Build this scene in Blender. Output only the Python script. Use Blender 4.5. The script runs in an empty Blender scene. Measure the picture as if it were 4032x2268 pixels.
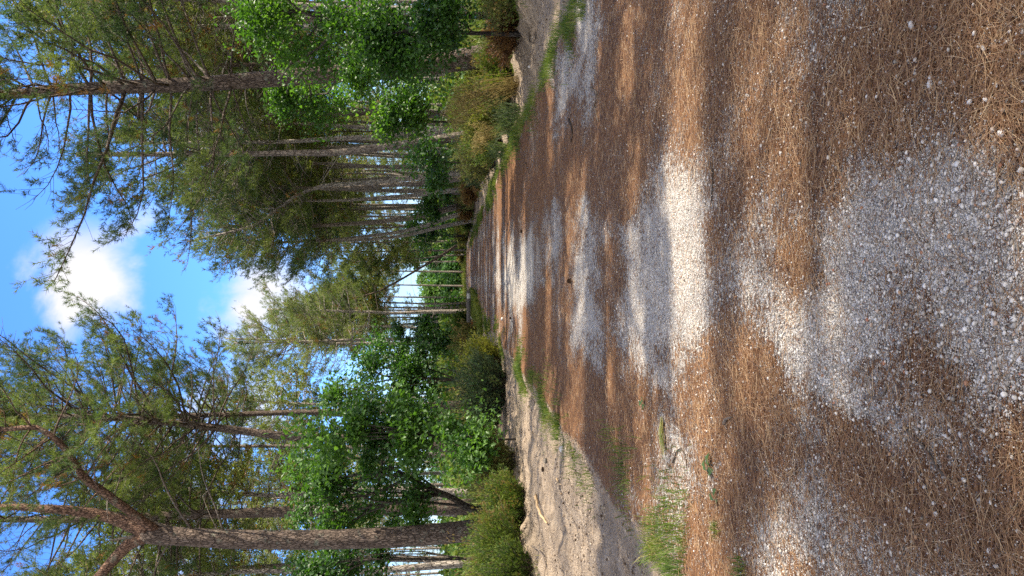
import bpy, math, random
import numpy as np
from mathutils import Vector, Matrix

RS = np.random.default_rng(11)
random.seed(11)
C = bpy.context.scene.collection
PI = math.pi
sc = bpy.context.scene

# ------------------------------------------------------------------ camera
EYE = np.array([0.0, 0.0, 1.6])
FPX = 769.0
YAW, PITCH = math.radians(0.60), math.radians(4.39)
FWD = np.array([-math.sin(YAW) * math.cos(PITCH), math.cos(YAW) * math.cos(PITCH), -math.sin(PITCH)])
RGT = np.array([math.cos(YAW), math.sin(YAW), 0.0])
UPV = np.cross(RGT, FWD)
cd = bpy.data.cameras.new('camera')
cam = bpy.data.objects.new('camera', cd)
C.objects.link(cam)
M = Matrix.Identity(4)
for i in range(3):            # the phone was held upright and the picture saved on its side
    M[i][0], M[i][1], M[i][2], M[i][3] = -UPV[i], RGT[i], -FWD[i], EYE[i]
cam.matrix_world = M
cd.sensor_fit = 'HORIZONTAL'
cd.sensor_width = 36
cd.lens = FPX / 1024 * 36
cd.clip_start, cd.clip_end = 0.05, 3000
sc.camera = cam


def ray(X, Y):
    u = (2268 - Y) / 3.9375 - 288
    v = X / 3.9375 - 512
    return FWD * FPX + RGT * u - UPV * v


def at(X, Y, d):
    r = ray(X, Y)
    return EYE + r * (d / r[1])


def gp(X, Y, z=0.0):
    r = ray(X, Y)
    return EYE + r * ((z - EYE[2]) / r[2])


def proj(x, y, z):
    q = np.stack([x, y, z], -1) - EYE
    f = np.maximum(q @ FWD, 0.05)
    return ((-(q @ UPV)) / f * FPX + 512) * 3.9375, 2268 - ((q @ RGT) / f * FPX + 288) * 3.9375


# ------------------------------------------------------------------ noise and ground
def vnoise(x, y, seed=0):
    xi, yi = np.floor(x), np.floor(y)
    fx, fy = x - xi, y - yi
    fx, fy = fx * fx * (3 - 2 * fx), fy * fy * (3 - 2 * fy)

    def h(a, b):
        n = np.sin(a * 127.1 + b * 311.7 + seed * 74.7) * 43758.5453
        return n - np.floor(n)
    return (h(xi, yi) * (1 - fx) + h(xi + 1, yi) * fx) * (1 - fy) + (h(xi, yi + 1) * (1 - fx) + h(xi + 1, yi + 1) * fx) * fy


def fbm(x, y, seed=0, o=4):
    s, a = 0, 0.5
    for k in range(o):
        s = s + a * vnoise(x * 2 ** k, y * 2 ** k, seed + k * 3)
        a *= 0.5
    return s / (1 - 0.5 ** o)


def sst(a, b, x):
    t = np.clip((x - a) / (b - a), 0, 1)
    return t * t * (3 - 2 * t)


def lerp_tab(y, tab):
    return np.interp(y, [t[0] for t in tab], [t[1] for t in tab])


def edge_pl(y): return lerp_tab(y, [(0, -2.0), (42, -1.95), (52, -1.1), (62, -0.9), (90, -0.5), (140, 0.3)]) + (fbm(y * .55, y * 0 + 1, 3) - .5) * .35
def edge_pr(y): return lerp_tab(y, [(0, 3.55), (50, 3.4), (85, 3.2), (140, 3.6)]) + (fbm(y * .5, y * 0 + 5, 8) - .5) * .5
def edge_sl(y): return lerp_tab(y, [(0, -6.1), (20, -6.1), (28, -5.5), (45, -3.9), (60, -3.2), (140, -1.6)]) + (fbm(y * .35, y * 0 + 9, 5) - .5) * .8
def edge_sr(y): return lerp_tab(y, [(0, 6.2), (25, 6.0), (60, 4.7), (85, 4.0), (140, 4.4)]) + (fbm(y * .35, y * 0 + 3, 6) - .5) * .9


def ground_z(x, y):
    x = np.asarray(x, float); y = np.asarray(y, float)
    pl, pr, sl, sr = edge_pl(y), edge_pr(y), edge_sl(y), edge_sr(y)
    far = 1 / (1 + (y / 60) ** 2)
    z = (fbm(x * .7, y * .5, 1) - .5) * .05 * far
    inpath = sst(pl - .1, pl + .3, x) * (1 - sst(pr - .3, pr + .1, x))
    z = z + .035 * inpath * np.exp(-((x - .8) / 2) ** 2)
    z += (1 - inpath) * (vnoise(x * 5, y * 5, 44) - .5) * .02
    for e, s in ((pl, 1), (pr, -1)):                  # raised grassy lip along the track
        z = z + .05 * np.exp(-((x - e) / .28) ** 2) * far
    sand = ((x < pl) & (x > sl)) | ((x > pr) & (x < sr))
    rut = (fbm(x * 2.4, y * .25, 21) - .5) * .14 + (fbm(x * 5, y * 2.6, 22) - .5) * .09 + (vnoise(x * 11, y * 9, 23) - .5) * .045 - .05 * sst(.72, .9, vnoise(x * 6, y * 5, 25))
    dd = np.minimum(np.abs(x - pl), np.abs(x - pr))
    z = np.where(sand, z + (rut - .06) * sst(0, .5, dd), z)
    # heaps of loose sand along the outer edges
    for e, s in ((sl, -1), (sr, 1)):
        o = (x - e) * s
        heap = .30 * sst(.25, .75, fbm(y * .9 + s * 9, x * .4, 31)) * np.exp(-((o + .25) / .42) ** 2)
        lump = .10 * sst(.55, .8, fbm(x * 3.1, y * 2.3, 33)) * np.exp(-((o + .5) / .7) ** 2)
        bank = sst(-.1, 1.1, o) * (.42 + .25 * (fbm(x * .35, y * .35, 41) - .5))
        rough = sst(0, .6, o) * ((fbm(x * 1.3, y * 1.3, 42) - .5) * .22)
        z = z + (heap + lump) * np.minimum(1, 40 / (y + 20)) + bank + rough
    return z


def gz(x, y): return float(ground_z(np.array([x]), np.array([y]))[0])


# pale gravel (+) and brown needle (-) areas as they lie on the track
AREAS = [(3500, 1000, 430, 280, 1.0), (3980, 760, 230, 430, 1.0), (3300, 1250, 240, 240, .8), (2720, 1150, 150, 250, .9),
         (2700, 760, 100, 200, .75), (2560, 1250, 120, 200, .7), (2330, 1340, 120, 150, .9), (2100, 1010, 140, 120, .8),
         (2350, 870, 280, 70, .55), (2030, 1150, 60, 140, .55), (2280, 330, 80, 140, .9), (2330, 100, 70, 110, .8), (3230, 1640, 140, 120, .6),
         (3360, 2000, 200, 150, .5), (3050, 2100, 150, 140, .5), (2540, 1560, 90, 40, .7), (3900, 1480, 180, 200, .55), (3700, 2250, 150, 90, .5),
         (3050, 950, 150, 140, .5), (2690, 1740, 40, 90, .8), (2810, 1750, 60, 200, .5), (3900, 1200, 230, 250, .8),
         (3850, 250, 260, 300, -1.0), (3420, 380, 250, 330, -.7), (2500, 480, 170, 330, -.8), (3640, 1830, 260, 220, -.8), (3100, 1470, 220, 130, -.5),
         (2450, 1600, 220, 210, -.9), (2200, 1520, 90, 220, -.8), (3120, 720, 180, 200, -.5), (2000, 700, 60, 220, -.8), (2900, 250, 220, 220, -.5),
         (2900, 1900, 150, 140, -.6), (4020, 2000, 150, 220, -.6), (2420, 1150, 60, 160, -.4), (2180, 700, 90, 200, -.5), (3450, 1560, 150, 90, -.5)]


def litter(x, y):
    X, Y = proj(x, y, np.zeros_like(x))
    wx = x + (fbm(x * 1.6, y * 1.2, 51) - .5) * .9
    wy = y + (fbm(x * 1.6, y * 1.2, 55) - .5) * .9
    X2, Y2 = proj(wx, wy, np.zeros_like(x))
    w = .56 * fbm(x * .8, y * .55, 61) + .26 * (fbm(x * 2.6, y * 1.7, 67) - .42) + .10 * np.sin(y * 2.1 + 3 * fbm(x * .4, y * .4, 66)) - .02
    w = w + .15 * np.exp(-((x + .1) / .55) ** 2) * (.4 + fbm(x * .5, y * .3, 63))
    near = 1 - sst(22, 40, y)
    for (cx, cy, rx, ry, a) in AREAS:
        w = w + a * .42 * near * np.exp(-((X2 - cx) / rx) ** 2 - ((Y2 - cy) / ry) ** 2)
    w = w + .34 * (fbm(x * 4.2, y * 2.4, 68) - .47) + .16 * (vnoise(x * 9, y * 4, 69) - .5)
    return np.clip(.49 + .50 * np.tanh(2.8 * (.45 - w)), .14, .90)


# ------------------------------------------------------------------ node helpers
def newmat(name):
    m = bpy.data.materials.new(name)
    m.use_nodes = True
    t = m.node_tree
    t.nodes.clear()
    return m, t


def nd(t, typ, props=None, **ins):
    n = t.nodes.new(typ)
    for k, v in (props or {}).items():
        setattr(n, k, v)
    for k, v in ins.items():
        key = int(k[1:]) if k[0] == 'i' and k[1:].isdigit() else k.replace('_', ' ')
        s = n.inputs[key]
        if isinstance(v, bpy.types.NodeSocket):
            t.links.new(v, s)
        else:
            s.default_value = v
    return n


def ramp(t, fac, stops, interp='LINEAR'):
    n = t.nodes.new('ShaderNodeValToRGB')
    n.color_ramp.interpolation = interp
    e = n.color_ramp.elements
    while len(e) < len(stops):
        e.new(.5)
    for k, (p, c) in enumerate(stops):
        e[k].position = p
        e[k].color = (*c, 1) if len(c) == 3 else c
    t.links.new(fac, n.inputs[0])
    return n.outputs[0]


def mixc(t, f, a, b, mode='MIX'):
    n = nd(t, 'ShaderNodeMix', {'data_type': 'RGBA', 'blend_type': mode})
    for s, v in ((n.inputs[0], f), (n.inputs[6], a), (n.inputs[7], b)):
        if isinstance(v, bpy.types.NodeSocket):
            t.links.new(v, s)
        else:
            s.default_value = v if not isinstance(v, tuple) or len(v) == 4 else (*v, 1)
    return n.outputs[2]


def mth(t, op, a, b=0.0, clamp=False):
    n = nd(t, 'ShaderNodeMath', {'operation': op, 'use_clamp': clamp}, i0=a, i1=b)
    return n.outputs[0]


def mrange(t, v, a, b, c=0.0, d=1.0):
    n = nd(t, 'ShaderNodeMapRange', {'interpolation_type': 'SMOOTHSTEP'}, Value=v, From_Min=a, From_Max=b, To_Min=c, To_Max=d)
    return n.outputs[0]


def foliage_mat(name, stops, trans=.4, rough=.55, spec=.25, tcol=(1.25, 1.35, .55)):
    m, t = newmat(name)
    a = nd(t, 'ShaderNodeAttribute', {'attribute_name': 'tint'})
    c = ramp(t, a.outputs['Fac'], stops)
    p = nd(t, 'ShaderNodeBsdfPrincipled', None, Base_Color=c, Roughness=rough)
    p.inputs['Specular IOR Level'].default_value = spec
    c2 = mixc(t, 1.0, c, tcol, 'MULTIPLY')
    tr = nd(t, 'ShaderNodeBsdfTranslucent', None, Color=c2)
    mx = nd(t, 'ShaderNodeMixShader', None, i0=trans, i1=p.outputs[0], i2=tr.outputs[0])
    o = nd(t, 'ShaderNodeOutputMaterial', None, Surface=mx.outputs[0])
    return m


def bark_mat(name, dark, mid, light, lichen=.35, sx=15.0, sz=4.2):
    m, t = newmat(name)
    tc = nd(t, 'ShaderNodeTexCoord')
    mp = nd(t, 'ShaderNodeMapping', None, Vector=tc.outputs['Object'], Scale=(sx, sx, sz))
    n0 = nd(t, 'ShaderNodeTexNoise', None, Vector=mp.outputs[0], Scale=1.3, Detail=3.0)
    wv = mixc(t, .9, mp.outputs[0], n0.outputs['Color'], 'ADD')
    v = nd(t, 'ShaderNodeTexVoronoi', {'feature': 'DISTANCE_TO_EDGE'}, Vector=wv, Scale=1.5)
    v2 = nd(t, 'ShaderNodeTexVoronoi', None, Vector=wv, Scale=1.5)
    n1 = nd(t, 'ShaderNodeTexNoise', None, Vector=mp.outputs[0], Scale=6.0, Detail=4.0)
    crev = mrange(t, v.outputs['Distance'], -.04, .20)
    base = ramp(t, mth(t, 'ADD', mth(t, 'MULTIPLY', n1.outputs['Fac'], .6), mth(t, 'MULTIPLY', nd(t, 'ShaderNodeSeparateColor', None, Color=v2.outputs['Color']).outputs[0], .4)),
                [(.25, mid), (.7, light)])
    c = mixc(t, crev, (*dark, 1), base)
    nl = nd(t, 'ShaderNodeTexNoise', None, Vector=tc.outputs['Object'], Scale=3.3, Detail=5.0, Roughness=.7)
    lf = mth(t, 'MULTIPLY', mrange(t, nl.outputs['Fac'], .56, .68), lichen)
    c = mixc(t, lf, c, (.30, .33, .25, 1))
    a = nd(t, 'ShaderNodeAttribute', {'attribute_name': 'tint'})
    c = mixc(t, mth(t, 'MULTIPLY', a.outputs['Fac'], .9), c, (.30, .27, .23, 1))
    h = mth(t, 'ADD', crev, mth(t, 'MULTIPLY', n1.outputs['Fac'], .5))
    b = nd(t, 'ShaderNodeBump', None, Height=h, Strength=.85, Distance=.03)
    p = nd(t, 'ShaderNodeBsdfPrincipled', None, Base_Color=c, Roughness=.9, Normal=b.outputs[0])
    p.inputs['Specular IOR Level'].default_value = .15
    nd(t, 'ShaderNodeOutputMaterial', None, Surface=p.outputs[0])
    return m


def tint_mat(name, stops, rough=.8, bump=0.0, bscale=60.0, spec=.2, trans=0.0):
    m, t = newmat(name)
    a = nd(t, 'ShaderNodeAttribute', {'attribute_name': 'tint'})
    c = ramp(t, a.outputs['Fac'], stops)
    tc = nd(t, 'ShaderNodeTexCoord')
    n = nd(t, 'ShaderNodeTexNoise', None, Vector=tc.outputs['Object'], Scale=bscale, Detail=3.0)
    c = mixc(t, .5, c, ramp(t, n.outputs['Fac'], [(.3, (.55, .55, .55)), (.7, (1.15, 1.15, 1.15))]), 'MULTIPLY')
    p = nd(t, 'ShaderNodeBsdfPrincipled', None, Base_Color=c, Roughness=rough)
    p.inputs['Specular IOR Level'].default_value = spec
    if bump:
        b = nd(t, 'ShaderNodeBump', None, Height=n.outputs['Fac'], Strength=bump, Distance=.01)
        t.links.new(b.outputs[0], p.inputs['Normal'])
    nd(t, 'ShaderNodeOutputMaterial', None, Surface=p.outputs[0])
    return m


MAT = {}
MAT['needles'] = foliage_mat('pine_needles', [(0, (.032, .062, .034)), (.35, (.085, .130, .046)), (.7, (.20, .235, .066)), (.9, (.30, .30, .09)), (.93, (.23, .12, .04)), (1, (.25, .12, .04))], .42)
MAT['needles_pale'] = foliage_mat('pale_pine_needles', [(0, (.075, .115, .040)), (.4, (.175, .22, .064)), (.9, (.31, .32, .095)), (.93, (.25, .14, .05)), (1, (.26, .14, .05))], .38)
MAT['oak_leaf'] = foliage_mat('oak_leaves', [(0, (.020, .058, .016)), (.5, (.052, .125, .026)), (1, (.120, .225, .052))], .42, .42, .4, (1.3, 1.5, .4))
MAT['oak_bright'] = foliage_mat('bright_oak_leaves', [(0, (.026, .070, .016)), (.5, (.075, .165, .028)), (1, (.155, .26, .05))], .45, .42, .4, (1.3, 1.5, .4))
MAT['far_leaf'] = foliage_mat('far_broad_leaves', [(0, (.03, .085, .025)), (.5, (.06, .15, .035)), (1, (.12, .21, .05))], .4)
MAT['gorse'] = foliage_mat('gorse_green', [(0, (.035, .066, .018)), (.5, (.10, .155, .03)), (.9, (.19, .23, .048)), (1, (.22, .15, .06))], .35)
MAT['yellow_shrub'] = foliage_mat('yellow_green_shrub', [(0, (.05, .07, .015)), (.5, (.14, .16, .028)), (1, (.26, .25, .06))], .4)
MAT['heather'] = foliage_mat('brown_heather', [(0, (.065, .070, .03)), (.35, (.16, .14, .052)), (.75, (.17, .23, .06)), (1, (.33, .22, .09))], .3)
MAT['dark_shrub'] = foliage_mat('dark_shrub', [(0, (.035, .066, .045)), (.6, (.075, .125, .068)), (1, (.17, .21, .085))], .3)
MAT['straw'] = foliage_mat('straw', [(0, (.16, .11, .035)), (.5, (.30, .23, .08)), (1, (.42, .34, .14))], .35, tcol=(1.1, 1, .7))
MAT['fern'] = foliage_mat('dead_fern', [(0, (.10, .05, .02)), (.5, (.20, .105, .04)), (1, (.26, .19, .07))], .3, tcol=(1.2, 1, .6))
MAT['grass'] = foliage_mat('grass_blades', [(0, (.045, .085, .016)), (.45, (.11, .17, .030)), (.75, (.22, .24, .055)), (1, (.38, .30, .13))], .4)
MAT['sedge'] = foliage_mat('sedge_blades', [(0, (.05, .09, .035)), (.6, (.12, .17, .07)), (1, (.30, .30, .17))], .35)
MAT['bark'] = bark_mat('pine_bark', (.035, .025, .020), (.115, .085, .068), (.235, .180, .145), .5)
MAT['bark_red'] = bark_mat('reddish_pine_bark', (.035, .020, .014), (.14, .080, .055), (.27, .165, .115), .35, 14, 5)
MAT['bark_far'] = bark_mat('pale_pine_bark', (.06, .048, .040), (.29, .25, .215), (.50, .44, .375), .4, 9, 2.6)  # pale bark, lightened further in place of sun on the far trunks
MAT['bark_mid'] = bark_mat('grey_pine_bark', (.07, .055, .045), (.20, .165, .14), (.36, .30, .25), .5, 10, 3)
MAT['oak_bark'] = bark_mat('oak_bark', (.018, .014, .011), (.050, .040, .032), (.10, .085, .068), .3, 14, 5)
MAT['litter_needle'] = tint_mat('fallen_needles', [(0, (.085, .040, .020)), (.35, (.205, .103, .047)), (.7, (.345, .215, .108)), (1, (.50, .365, .215))], .6, spec=.35)
MAT['pebble'] = tint_mat('pebbles', [(0, (.19, .165, .135)), (.2, (.38, .34, .29)), (.6, (.58, .535, .475)), (.93, (.78, .74, .68)), (.97, (.42, .24, .12)), (1, (.36, .15, .09))], .55, .25, 90.0, .35)
MAT['stone'] = tint_mat('white_stone', [(0, (.55, .52, .48)), (1, (.80, .78, .74))], .5, .2, 40, .35)
MAT['cone'] = tint_mat('cone_scales', [(0, (.035, .020, .013)), (1, (.16, .10, .065))], .8)
MAT['grey_cone'] = tint_mat('weathered_cone', [(0, (.07, .06, .05)), (1, (.30, .27, .23))], .8)
MAT['twig'] = tint_mat('twig_bark', [(0, (.045, .034, .026)), (1, (.20, .16, .125))], .85, .5, 90)
MAT['pale_wood'] = tint_mat('broken_wood', [(0, (.24, .15, .075)), (1, (.50, .36, .21))], .75, .3, 60)
MAT['grey_wood'] = tint_mat('weathered_timber', [(0, (.13, .12, .12)), (1, (.27, .255, .25))], .8, .5, 25)
MAT['orange'] = tint_mat('red_orange_slats', [(0, (.50, .07, .03)), (1, (.62, .12, .05))], .6)
MAT['white_paint'] = tint_mat('white_board', [(0, (.5, .5, .5)), (1, (.75, .75, .75))], .6)
MAT['green_leaf'] = foliage_mat('fallen_green_leaf', [(0, (.03, .06, .025)), (1, (.09, .15, .05))], .3)


def ground_material():
    m, t = newmat('track_and_forest_soil')
    geo = nd(t, 'ShaderNodeNewGeometry')
    P = geo.outputs['Position']
    al = nd(t, 'ShaderNodeAttribute', {'attribute_name': 'litter'}).outputs['Fac']
    asd = nd(t, 'ShaderNodeAttribute', {'attribute_name': 'sand'}).outputs['Fac']
    afl = nd(t, 'ShaderNodeAttribute', {'attribute_name': 'soil'}).outputs['Fac']
    # gravel
    v = nd(t, 'ShaderNodeTexVoronoi', None, Vector=P, Scale=105.0)
    vb = nd(t, 'ShaderNodeTexVoronoi', None, Vector=P, Scale=24.0)
    sep = nd(t, 'ShaderNodeSeparateColor', None, Color=v.outputs['Color'])
    g = ramp(t, sep.outputs[0], [(0, (.25, .22, .185)), (.3, (.43, .39, .34)), (.7, (.60, .56, .50)), (.95, (.78, .74, .68)), (1, (.42, .25, .14))])
    gap = mrange(t, v.outputs['Distance'], .35, .8, 1, .5)
    g = mixc(t, 1.0, g, ramp(t, gap, [(0, (.0, .0, .0)), (1, (1, 1, 1))]), 'MULTIPLY')
    sepb = nd(t, 'ShaderNodeSeparateColor', None, Color=vb.outputs['Color'])
    g = mixc(t, mth(t, 'MULTIPLY', mrange(t, sepb.outputs[1], .78, .82), mrange(t, vb.outputs['Distance'], .32, .26)), g, (.60, .575, .54, 1))
    # needles: three layers of drawn-out noise
    lay, hts = [], []
    for k, ang in enumerate((.15, .85, 1.75, 2.5)):
        mp = nd(t, 'ShaderNodeMapping', None, Vector=P, Rotation=(0, 0, ang), Scale=(14.0, 150.0, 1))
        n = nd(t, 'ShaderNodeTexNoise', None, Vector=mp.outputs[0], Scale=1.0, Detail=2.0, Distortion=.6)
        lay.append(n.outputs['Fac'])
    mxn = mth(t, 'MAXIMUM', mth(t, 'MAXIMUM', lay[0], lay[1]), mth(t, 'MAXIMUM', lay[2], lay[3]))
    nc = ramp(t, mxn, [(.50, (.062, .031, .017)), (.60, (.170, .086, .040)), (.70, (.30, .17, .080)), (.80, (.46, .31, .165))])
    nbig = nd(t, 'ShaderNodeTexNoise', None, Vector=P, Scale=2.3, Detail=4.0)
    nc = mixc(t, .8, nc, ramp(t, nbig.outputs['Fac'], [(.3, (.72, .62, .55)), (.7, (1.22, 1.12, 1.0))]), 'MULTIPLY')
    nf = nd(t, 'ShaderNodeTexNoise', None, Vector=P, Scale=26.0, Detail=5.0, Roughness=.7)
    msk = mth(t, 'ADD', al, mth(t, 'ADD', mth(t, 'MULTIPLY', mth(t, 'SUBTRACT', nf.outputs['Fac'], .5), 2.3), mth(t, 'MULTIPLY', mth(t, 'SUBTRACT', mxn, .6), 1.3)))
    msk = mrange(t, msk, .34, .64)
    track = mixc(t, msk, g, nc)
    # sand
    ns = nd(t, 'ShaderNodeTexNoise', None, Vector=P, Scale=3.0, Detail=6.0, Roughness=.65)
    s = ramp(t, ns.outputs['Fac'], [(.3, (.205, .155, .108)), (.5, (.305, .235, .168)), (.7, (.42, .335, .245))])
    nsp = nd(t, 'ShaderNodeTexNoise', None, Vector=P, Scale=38.0, Detail=3.0, Roughness=.6)
    s = mixc(t, mrange(t, nsp.outputs['Fac'], .58, .70), s, (.10, .075, .055, 1))
    s = mixc(t, mth(t, 'MULTIPLY', mrange(t, nsp.outputs['Fac'], .42, .34), .7), s, (.50, .42, .33, 1))
    # soil
    no = nd(t, 'ShaderNodeTexNoise', None, Vector=P, Scale=1.7, Detail=7.0, Roughness=.7)
    o = ramp(t, no.outputs['Fac'], [(.3, (.030, .020, .013)), (.5, (.075, .045, .025)), (.62, (.14, .080, .040)), (.75, (.055, .07, .020))])
    o = mixc(t, .6, o, ramp(t, mxn, [(.5, (.45, .4, .35)), (.8, (1.6, 1.4, 1.15))]), 'MULTIPLY')
    ms = mrange(t, mth(t, 'ADD', asd, mth(t, 'MULTIPLY', mth(t, 'SUBTRACT', nf.outputs['Fac'], .5), .9)), .40, .60)
    mo = mrange(t, mth(t, 'ADD', afl, mth(t, 'MULTIPLY', mth(t, 'SUBTRACT', nf.outputs['Fac'], .5), .8)), .42, .58)
    c = mixc(t, ms, track, s)
    c = mixc(t, mo, c, o)
    hg = mth(t, 'MULTIPLY', mth(t, 'SUBTRACT', .6, v.outputs['Distance']), .5)
    ht = nd(t, 'ShaderNodeMix', None, i0=msk, i2=hg, i3=mth(t, 'MULTIPLY', mxn, .9)).outputs[0]
    hs = mth(t, 'MULTIPLY', mth(t, 'ADD', ns.outputs['Fac'], mth(t, 'MULTIPLY', nsp.outputs['Fac'], -.9)), 2.4)
    h = nd(t, 'ShaderNodeMix', None, i0=ms, i2=ht, i3=hs).outputs[0]
    b = nd(t, 'ShaderNodeBump', None, Height=h, Strength=.9, Distance=.03)
    p = nd(t, 'ShaderNodeBsdfPrincipled', None, Base_Color=c, Roughness=.88, Normal=b.outputs[0])
    p.inputs['Specular IOR Level'].default_value = .2
    nd(t, 'ShaderNodeOutputMaterial', None, Surface=p.outputs[0])
    return m


MAT['ground'] = ground_material()


# ------------------------------------------------------------------ mesh helpers
class Geo:
    def __init__(s):
        s.V, s.T, s.Q, s.A, s.n = [], [], [], [], 0

    def add(s, V, T=None, Q=None, tint=0.0):
        V = np.asarray(V, np.float32)
        if T is not None and len(T): s.T.append(np.asarray(T, np.int32) + s.n)
        if Q is not None and len(Q): s.Q.append(np.asarray(Q, np.int32) + s.n)
        s.V.append(V)
        s.A.append(np.broadcast_to(np.asarray(tint, np.float32), (len(V),)))
        s.n += len(V)
        return s


def mesh(name, G, mat, smooth=False):
    V = np.concatenate(G.V) if G.V else np.zeros((0, 3), np.float32)
    T = np.concatenate(G.T) if G.T else np.zeros((0, 3), np.int32)
    Q = np.concatenate(G.Q) if G.Q else np.zeros((0, 4), np.int32)
    me = bpy.data.meshes.new(name)
    me.vertices.add(len(V))
    me.vertices.foreach_set('co', V.ravel())
    nl = len(T) * 3 + len(Q) * 4
    me.loops.add(nl)
    me.loops.foreach_set('vertex_index', np.concatenate([T.ravel(), Q.ravel()]))
    npol = len(T) + len(Q)
    me.polygons.add(npol)
    st = np.concatenate([np.arange(len(T)) * 3, len(T) * 3 + np.arange(len(Q)) * 4]).astype(np.int32)
    me.polygons.foreach_set('loop_start', st)
    if smooth:
        me.polygons.foreach_set('use_smooth', np.ones(npol, bool))
    a = me.attributes.new('tint', 'FLOAT', 'POINT')
    a.data.foreach_set('value', np.concatenate(G.A).astype(np.float32))
    me.update(calc_edges=True)
    me.materials.append(mat)
    return me


def obj(name, G, mat, parent=None, loc=None, smooth=False):
    o = bpy.data.objects.new(name, mesh(name, G, mat, smooth))
    C.objects.link(o)
    if parent is not None: o.parent = parent
    if loc is not None: o.location = loc
    return o


def tag(o, label, cat, group=None):
    o['label'] = label
    o['category'] = cat
    if group: o['group'] = group
    return o


def thing(name, label, cat, loc, group=None):
    o = bpy.data.objects.new(name, None)
    C.objects.link(o)
    o.location = [float(a) for a in loc]
    o.empty_display_size = .2
    return tag(o, label, cat, group)


def kinded(o, kind):
    o['kind'] = kind
    return o


def spline(pts, n):
    """Catmull-Rom through pts, resampled to n points."""
    P = np.asarray(pts, float)
    P = np.vstack([2 * P[0] - P[1], P, 2 * P[-1] - P[-2]])
    k = len(P) - 3
    t = np.linspace(0, k - 1e-6, n)
    i = t.astype(int)
    f = (t - i)[:, None]
    a, b, c, d = P[i], P[i + 1], P[i + 2], P[i + 3]
    return .5 * (2 * b + (c - a) * f + (2 * a - 5 * b + 4 * c - d) * f ** 2 + (3 * b - a - 3 * c + d) * f ** 3)


def tube(G, pts, rad, n=6, tint=0.0, wob=0.0):
    P = np.asarray(pts, float)
    k = len(P)
    R = np.broadcast_to(np.asarray(rad, float), (k,))
    D = np.gradient(P, axis=0)
    D /= np.linalg.norm(D, axis=1, keepdims=True) + 1e-9
    ref = np.array([1., 0, 0]) if abs(D[:, 0]).mean() < .8 else np.array([0, 0, 1.])
    X = ref - D * (D @ ref)[:, None]
    X /= np.linalg.norm(X, axis=1, keepdims=True) + 1e-9
    Yv = np.cross(D, X)
    a = np.arange(n) / n * 2 * PI
    rr = R[:, None] * (1 + (wob * (RS.random((k, n)) - .5) if wob else 0))
    V = P[:, None] + (X[:, None] * np.cos(a)[None, :, None] + Yv[:, None] * np.sin(a)[None, :, None]) * rr[:, :, None]
    V = V.reshape(-1, 3)
    i = np.arange(k - 1)[:, None] * n
    j = np.arange(n)[None]
    jn = (j + 1) % n
    Q = np.stack([i + j, i + jn, i + n + jn, i + n + j], -1).reshape(-1, 4)
    V = np.vstack([V, P[0], P[-1]])
    b, e = k * n, k * n + 1
    jj = np.arange(n)
    T = np.vstack([np.stack([np.full(n, b), (jj + 1) % n, jj], -1), np.stack([np.full(n, e), (k - 1) * n + jj, (k - 1) * n + (jj + 1) % n], -1)])
    G.add(V, T, Q, tint)


def box(G, c, s, tint=0.0, rz=0.0, b=.006):
    """a box with bevelled long edges"""
    x, y, z = np.array(s) / 2.0
    b = min(b, x * .5, y * .5, z * .5)
    ring = [(-x + b, -y), (x - b, -y), (x, -y + b), (x, y - b), (x - b, y), (-x + b, y), (-x, y - b), (-x, -y + b)]
    ins = [(px * (1 - b / x), py * (1 - b / y)) for px, py in ring]
    V = [(*p, -z) for p in ins] + [(*p, -z + b) for p in ring] + [(*p, z - b) for p in ring] + [(*p, z) for p in ins]
    V = np.array(V)
    Q = [(r * 8 + k, r * 8 + (k + 1) % 8, (r + 1) * 8 + (k + 1) % 8, (r + 1) * 8 + k) for r in range(3) for k in range(8)]
    T = [(24, 24 + k, 25 + k) for k in range(1, 7)] + [(0, k + 1, k) for k in range(1, 7)]
    ca, sa = math.cos(rz), math.sin(rz)
    V = np.stack([V[:, 0] * ca - V[:, 1] * sa, V[:, 0] * sa + V[:, 1] * ca, V[:, 2]], -1) + np.array(c)
    G.add(V, T, Q, tint)


def unit(n):
    v = RS.normal(size=(n, 3))
    return v / np.linalg.norm(v, axis=1, keepdims=True)


def scatter(G, templates, P, D, S, tint, faces='T'):
    """put a random template (verts along +Z) at every P, turned to D, sized S"""
    n = len(P)
    if n == 0: return
    Z = D / (np.linalg.norm(D, axis=1, keepdims=True) + 1e-9)
    r = unit(n)
    X = np.cross(Z, r)
    X /= np.linalg.norm(X, axis=1, keepdims=True) + 1e-9
    Y = np.cross(Z, X)
    which = RS.integers(0, len(templates), n)
    for k, (tv, tf, tt) in enumerate(templates):
        s = np.nonzero(which == k)[0]
        if not len(s): continue
        m = len(tv)
        W = P[s][:, None] + S[s][:, None, None] * (X[s][:, None] * tv[None, :, 0:1] + Y[s][:, None] * tv[None, :, 1:2] + Z[s][:, None] * tv[None, :, 2:3])
        F = (np.arange(len(s))[:, None, None] * m + tf[None]).reshape(-1, tf.shape[1])
        tn = (np.asarray(tint)[s][:, None] + tt[None]).ravel() if np.ndim(tint) else np.tile(tt + tint, len(s))
        if tf.shape[1] == 3: G.add(W.reshape(-1, 3), F, None, tn)
        else: G.add(W.reshape(-1, 3), None, F, tn)


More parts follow.
